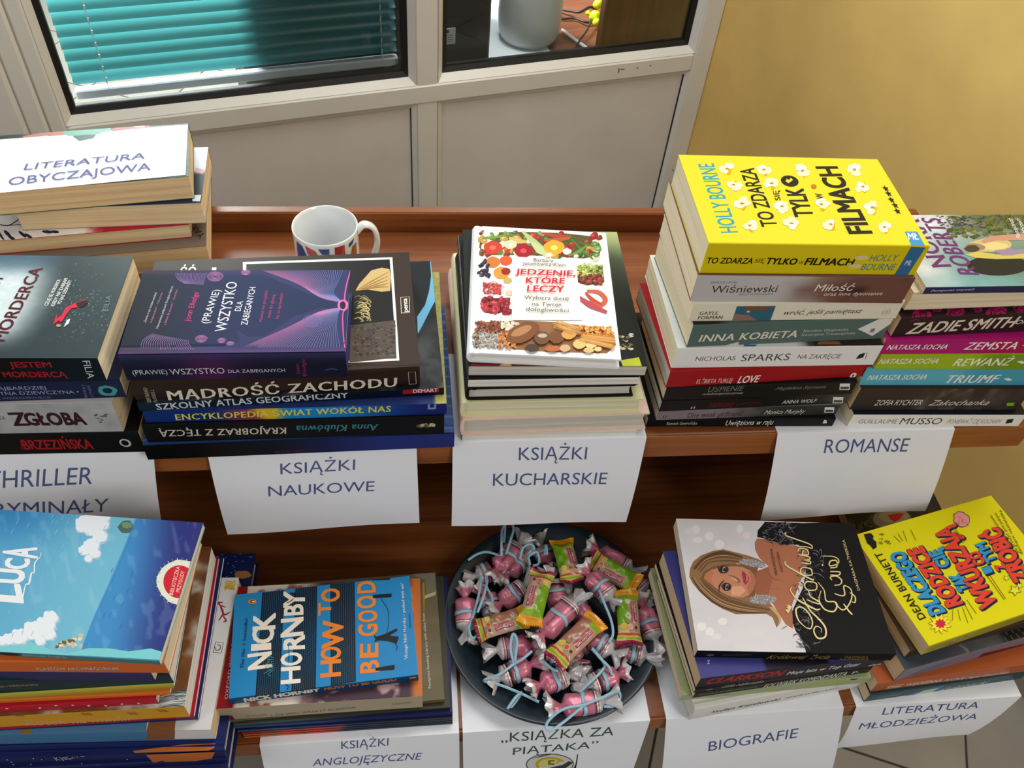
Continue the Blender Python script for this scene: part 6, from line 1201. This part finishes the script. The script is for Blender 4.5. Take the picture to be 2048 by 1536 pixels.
def candy(label, e1, e2, h1, h2, seed, flip=0, ribbons=(), ends=(1, 1), wd_=.0122):
    rn = random.Random(seed); h1, h2 = max(h1, .0205), max(h2, .0205); p1 = at(*e1, ZL+h1); p2 = at(*e2, ZL+h2); c = (p1+p2)/2; d = _n(p2-p1); Lb = np.linalg.norm(p2-p1)
    up = np.array([0, 0, 1.]); y = _n(np.cross(up, d)); zz_ = np.cross(d, y); ro = rn.uniform(-.35, .35); y, zz_ = y*math.cos(ro)+zz_*math.sin(ro), -y*math.sin(ro)+zz_*math.cos(ro)
    root = empty('wrapped_candy', tuple(c), 0, label, 'candy', 'pink wrapped candies on the plate')
    root.matrix_world = Matrix([[d[0], y[0], zz_[0], c[0]], [d[1], y[1], zz_[1], c[1]], [d[2], y[2], zz_[2], c[2]], [0, 0, 0, 1]])
    Mi = np.array([d, y, zz_]); n = 24; mb = MB(); xs = [-Lb/2-.001, -Lb/2+.001, -Lb/2+.003, -Lb/2+.0055, -Lb*.25, -Lb*.05, 0, Lb*.05, Lb*.22, Lb/2-.0105, Lb/2-.0100, Lb/2-.0092, Lb/2-.0091, Lb/2-.0076, Lb/2-.0075, Lb/2-.0062, Lb/2-.0060, Lb/2-.0035, Lb/2-.001, Lb/2+.001]
    P, C_ = [], []
    for i, x in enumerate(xs):
        e = max(0, 1-max(0, (abs(x)-(Lb/2-.0055))/.0065)**1.6); e = max(e, .26); pinch = .93 if abs(x) < .002 else 1
        t_ = x-(Lb/2-.0105); col = PK if t_ < 0 else DG if t_ < .001 else WH if t_ < .00285 else RD if t_ < .0042 else SV
        row, cr = [], []
        for k in range(n):
            a_ = 2*math.pi*k/n; ca, sa = math.cos(a_), math.sin(a_); q = (abs(ca)**3.2+abs(sa)**3.2)**(-1/3.2)
            w_ = 1+.07*math.sin(a_*3+seed+x*260)+.05*math.sin(a_*7+x*500)*(1 if e < .98 else .35)+(.16*math.sin(a_*9+seed) if e < .95 else 0)
            row.append((x, ca*q*wd_*e*pinch*w_, sa*q*wd_*.86*e*pinch*w_)); cr.append(lin(np.array(col)*(1-.05*math.sin(a_*5+seed))))
        P.append(row); C_.append(cr)
    mb.grid(np.array(P), np.array(C_), closev=True)
    S = Surf(mb, lambda a_, b_, h: (a_, b_, wd_*.86*(.97 if abs(b_) < wd_*.6 else .9)+h+.0006))
    if rn.random() < .7: S.h += .0004; S.text(rn.choice(('michałki', 'śliwka', 'NUTTI')), (-Lb*.38, -.003), (-Lb*.08, -.003), (-Lb*.38, .001), (150, 56, 84), .01, .3, px=False)
    mb.build('wrapper', FOIL, root, smooth=True)
    for sgn, on in ((-1, ends[0]), (1, ends[1])):
        if not on: continue
        mb = MB(); P, C_ = [], []; m_ = 7; tw = rn.uniform(-1.2, 1.2); bend = rn.uniform(-.3, .5); fl = rn.uniform(.28, .6); lf = rn.uniform(.014, .019)
        for i in range(m_+1):
            t_ = i/m_; x = sgn*(Lb/2-.0005+lf*t_); r = .0028+.0118*t_**1.1; row, cr = [], []
            for k in range(36):
                a_ = 2*math.pi*k/36; q = r*(1+.22*math.sin(a_*7+seed)*t_+.12*math.sin(a_*13+seed*2)*t_); yy = q*math.cos(a_); zz = q*math.sin(a_)*(1-(1-fl)*t_)
                an = tw*t_; yy, zz = yy*math.cos(an)-zz*math.sin(an), yy*math.sin(an)+zz*math.cos(an)
                row.append((x+.0022*math.sin(a_*5+seed)*t_*t_, yy+bend*.006*t_*t_, zz+.003*bend*t_)); cc = (PK if t_ < .62 else WH) if sgn < 0 else SV
                cr.append(lin(np.array(cc)*(1-.10*abs(math.sin(a_*7+seed)))))
            P.append(row); C_.append(cr)
        mb.grid(np.array(P), np.array(C_), closev=True); mb.build('twisted_end', FOIL, root, smooth=True)
    if ribbons is not None:
        mb = MB(); lp = [(0+.0008*math.sin(k), wd_*1.06*math.copysign(abs(math.cos(a_))**.7, math.cos(a_)), wd_*.93*math.copysign(abs(math.sin(a_))**.7, math.sin(a_))) for k, a_ in ((k, 2*math.pi*k/20) for k in range(21))]
        P = [[(x-.0022, y_, z_), (x+.0022, y_, z_), (x+.0022, y_*.97, z_*.97), (x-.0022, y_*.97, z_*.97)] for x, y_, z_ in lp]; mb.grid(np.array(P), col=(150, 200, 220), closev=True)
        for path in ribbons:
            pts = [Mi@(at(u, v, ZL+h)-c) for u, v, h in path]; pts = catmull(pts, 7); vd = Mi@_n(np.array([0, 0, EYE])-c); mb.ribbon(pts, .0030, vd, .0002)
        mb.build('ribbon', RIB, root, smooth=True)
    return root
CN = [
 ('pink candy standing out at the upper left of the plate with a blue ribbon', (995, 1138), (1037, 1088), .030, .030, ((1003, 1112, .042), (1003, 1085, .05), (1004, 1060, .045), (1010, 1052, .04), (1008, 1085, .04)), ((1012, 1108, .042), (1021, 1080, .046), (1027, 1058, .044), (1022, 1044, .04)), ((1002, 1112, .04), (975, 1104, .035), (955, 1108, .032), (936, 1120, .03))),
 ('pink candy just below the upper left one, partly under a green packet', (1016, 1148), (1050, 1112), .022, .022, ((1040, 1118, .04), (1046, 1096, .046), (1060, 1088, .046), (1068, 1096, .044), (1060, 1110, .04))),
 ('pink candy lying upright at the left rim of the plate', (930, 1196), (932, 1262), .026, .020, ((946, 1232, .034), (954, 1205, .04), (960, 1176, .042), (962, 1150, .04)), ((946, 1232, .034), (938, 1256, .034), (944, 1276, .032), (956, 1270, .03))),
 ('pink candy in the left middle with large white rimmed twist', (1003, 1206), (1048, 1172), .030, .032, ()),
 ('pink candy below the left brown fruit packet', (1060, 1290), (994, 1300), .026, .024, ()),
 ('pink candy with long crossed blue ribbon at the lower left', (1060, 1330), (1000, 1356), .024, .020, ((1028, 1328, .036), (1021, 1296, .042), (1026, 1268, .046), (1034, 1282, .044), (1030, 1322, .038)), ((1030, 1326, .036), (1000, 1348, .034), (968, 1361, .026), (1000, 1370, .026), (1040, 1386, .026), (1078, 1404, .026)), ((1028, 1328, .036), (1045, 1318, .04), (1064, 1302, .042)), ((1044, 1384, .027), (1030, 1396, .03), (1014, 1420, .024), (1026, 1410, .024), (1042, 1388, .024))),
 ('pink candy at the bottom middle left of the pile with a knotted ribbon', (1082, 1370), (1136, 1352), .026, .024, ((1116, 1342, .04), (1105, 1338, .042), (1090, 1325, .042), (1084, 1318, .04))),
 ('largest pink candy on top in the centre of the plate', (1086, 1268), (1148, 1204), .052, .056, ()),
 ('pink candy nearest the front rim with a wide blue ribbon bow', (1124, 1414), (1206, 1404), .024, .024, ((1168, 1410, .036), (1130, 1417, .036), (1104, 1434, .032), (1092, 1452, .028), (1102, 1461, .028), (1130, 1442, .03), (1166, 1412, .036)), ((1168, 1410, .036), (1200, 1397, .038), (1234, 1382, .036), (1240, 1396, .03), (1228, 1412, .026), (1208, 1413, .026))),
 ('pink candy behind the front one, crossed by a slanting ribbon', (1236, 1350), (1178, 1372), .024, .022, ((1158, 1386, .03), (1178, 1366, .036), (1198, 1348, .038), (1212, 1330, .038)), ((1212, 1334, .04), (1200, 1314, .042), (1184, 1298, .044))),
 ('pink candy lying diagonally on top right of centre', (1178, 1150), (1222, 1198), .046, .044, ((1198, 1180, .056), (1208, 1205, .056), (1222, 1240, .052), (1226, 1268, .05), (1218, 1284, .046)),),
 ('pink candy at the right side under the right green packet', (1240, 1296), (1292, 1312), .026, .026, ()),
 ('pink candy right of the central fruit packet', (1180, 1272), (1224, 1304), .034, .032, ((1184, 1296, .044), (1200, 1316, .044), (1218, 1334, .042), (1224, 1350, .036))),
 ('pink candy along the right rim beside the book pile', (1286, 1216), (1310, 1280), .026, .022, ()),
 ('pink candy standing behind the left green packet', (1118, 1216), (1104, 1160), .034, .034, ()),
 ('pink candy at the upper right behind a fruit packet', (1198, 1104), (1262, 1140), .024, .024, None),
 ('pink candy peeking from the left edge of the pile', (985, 1142), (952, 1152), .024, .022, ((975, 1160, .04), (968, 1190, .044), (955, 1225, .04)),),
 ('pink candy near the top middle behind the ribbon loops', (1098, 1122), (1082, 1094), .022, .020, ((1090, 1110, .04), (1092, 1090, .046), (1094, 1110, .044)), ((1060, 1130, .04), (1058, 1112, .044), (1074, 1104, .044), (1078, 1126, .04), (1066, 1132, .038))),
 ('silver ended candy lying under the crossing in the centre', (1170, 1240), (1140, 1190), .018, .018, ()),
 ('low pink candy under the central pair', (1090, 1300), (1130, 1320), .016, .016, ()),
 ('low pink candy at the middle left under the packets', (968, 1190), (990, 1230), .014, .014, ((972, 1172, .036), (985, 1200, .036), (974, 1226, .034)),),
 ('low pink candy between the right packets', (1240, 1180), (1280, 1200), .016, .016, None),
 ('low pink candy with upright twist in the lower centre', (1158, 1322), (1166, 1352), .022, .018, None),
 ('low pink candy at the far right behind the packets', (1262, 1160), (1292, 1186), .014, .014, None),
]
for i, (lb, e1, e2, h1, h2, *rb) in enumerate(CN):
    rb = None if (rb and rb[0] is None) else [r for r in rb if r]
    candy(lb, e1, e2, h1, h2, 11+i*3, ribbons=rb)
def packet(label, e1, e2, h1, h2, seed, green=True, roll=0):
    p1 = at(*e1, ZL+h1); p2 = at(*e2, ZL+h2); c = (p1+p2)/2; d = _n(p2-p1); L_ = np.linalg.norm(p2-p1); up = np.array([0, 0, 1.]); y = _n(np.cross(up, d)); zz_ = np.cross(d, y)
    y, zz_ = y*math.cos(roll)+zz_*math.sin(roll), -y*math.sin(roll)+zz_*math.cos(roll)
    root = empty('jelly_packet', tuple(c), 0, label, 'candy', 'fruit jelly packets on the plate')
    root.matrix_world = Matrix([[d[0], y[0], zz_[0], c[0]], [d[1], y[1], zz_[1], c[1]], [d[2], y[2], zz_[2], c[2]], [0, 0, 0, 1]])
    W_, T_ = .0275, .013
    def sh(u, v, s=1):      # u,v in 0..1
        e = min(u, 1-u)/.2; th = T_/2*(min(1, max(.03, (e-.55)/.6)))**.5*(max(.02, 1-abs(2*v-1)**3.2))**.6; w_ = W_*(1.16-.22*min(1, e))
        zig = .0007*(1 if int(v*24) % 2 else -1) if (u < .001 or u > .999) else 0
        return np.array(((u-.5)*L_+zig, (v-.5)*w_, s*th+.0009*math.sin(u*23+seed)*math.sin(v*9)+.0022*max(0, 1-e)*math.sin(v*7+seed)))
    def col(u, v):
        st = ((.05, (150, 20, 70)), (.075, (226, 200, 80)), (.115, (140, 170, 40)), (.135, (226, 190, 70)), (.17, (190, 60, 40)))
        for q, cc in st:
            if u < q: return cc
        if u > .86: return (236, 160, 20)
        if v > .5+.5*(u < .3): return (118, 166, 24) if green else (166, 112, 84)
        if u < .34: return (214, 190, 120) if v > .5 else (186, 150, 120)
        if u > .76: return (150, 176, 40)
        return (188, 150, 130)
    mb = MB(); n, m_ = 64, 24
    for s in (1, -1):
        P = np.array([[sh(i/n, j/m_, s) for j in range(m_+1)] for i in range(n+1)]); C_ = np.array([[lin(col(i/n, j/m_)) for j in range(m_+1)] for i in range(n+1)]); mb.grid(P, C_)
    S = Surf(mb, lambda u, v, h: tuple(sh(u, v)+np.array((0, 0, h+.0004)))); rot = lambda p: p
    S.h = .0002
    def sp(pts, c): S.poly(pts, c, px=False)
    g = np.array([[sh(.36+.36*i/8, .14+.14*j/2)+np.array((0, 0, .0004)) for j in range(3)] for i in range(9)]); mb.grid(g, col=(160, 24, 84))
    S.h = .0005; S.text('GALARETKI', (.38, .17), (.70, .17), (.38, .25), (236, 214, 206), .02, px=False); S.text('mieszanki', (.36, .34), (.72, .34), (.36, .44), (196, 70, 60), .03, px=False)
    for (u, v, r, cc) in ((.25, .22, .055, (96, 36, 50)), (.25, .48, .065, (206, 84, 36)), (.26, .76, .075, (230, 190, 40)), (.34, .62, .04, (120, 150, 40))):
        for k, (rr, c2) in enumerate(((r*1.25, (226, 206, 170)), (r, cc))): S.h += .0002; S.poly([(u+rr*math.cos(t*math.pi/7)*.6, v+rr*math.sin(t*math.pi/7)*1.5) for t in range(14)], c2, px=False)
    S.h += .0002; S.text('Jutrzenka', (.93, .2), (.93, .8), (.90, .2), (110, 60, 10), .01, .3, px=False)
    mb.build('packet', mat('packet_foil', 'attr', .25, bump=.4, bscale=160, coat=.3), root, smooth=True)
packet('green and yellow jelly packet lying near the top of the plate', (1145, 1164), (1122, 1080), .046, .040, 1)
packet('jelly packet with long green stripe and orange end, left of the plate centre', (1086, 1142), (1058, 1250), .056, .060, 2)
packet('jelly packet with brown window lying at the left of the plate', (952, 1262), (1052, 1232), .036, .044, 3, False)
packet('jelly packet with fruit pictures in front of the central pink candy', (1108, 1322), (1196, 1236), .056, .054, 4, False)
packet('green jelly packet at the right side of the plate', (1260, 1288), (1252, 1180), .048, .044, 5)
packet('jelly packet with a green corner lying at the upper right', (1178, 1118), (1276, 1172), .040, .040, 6, True, .2)
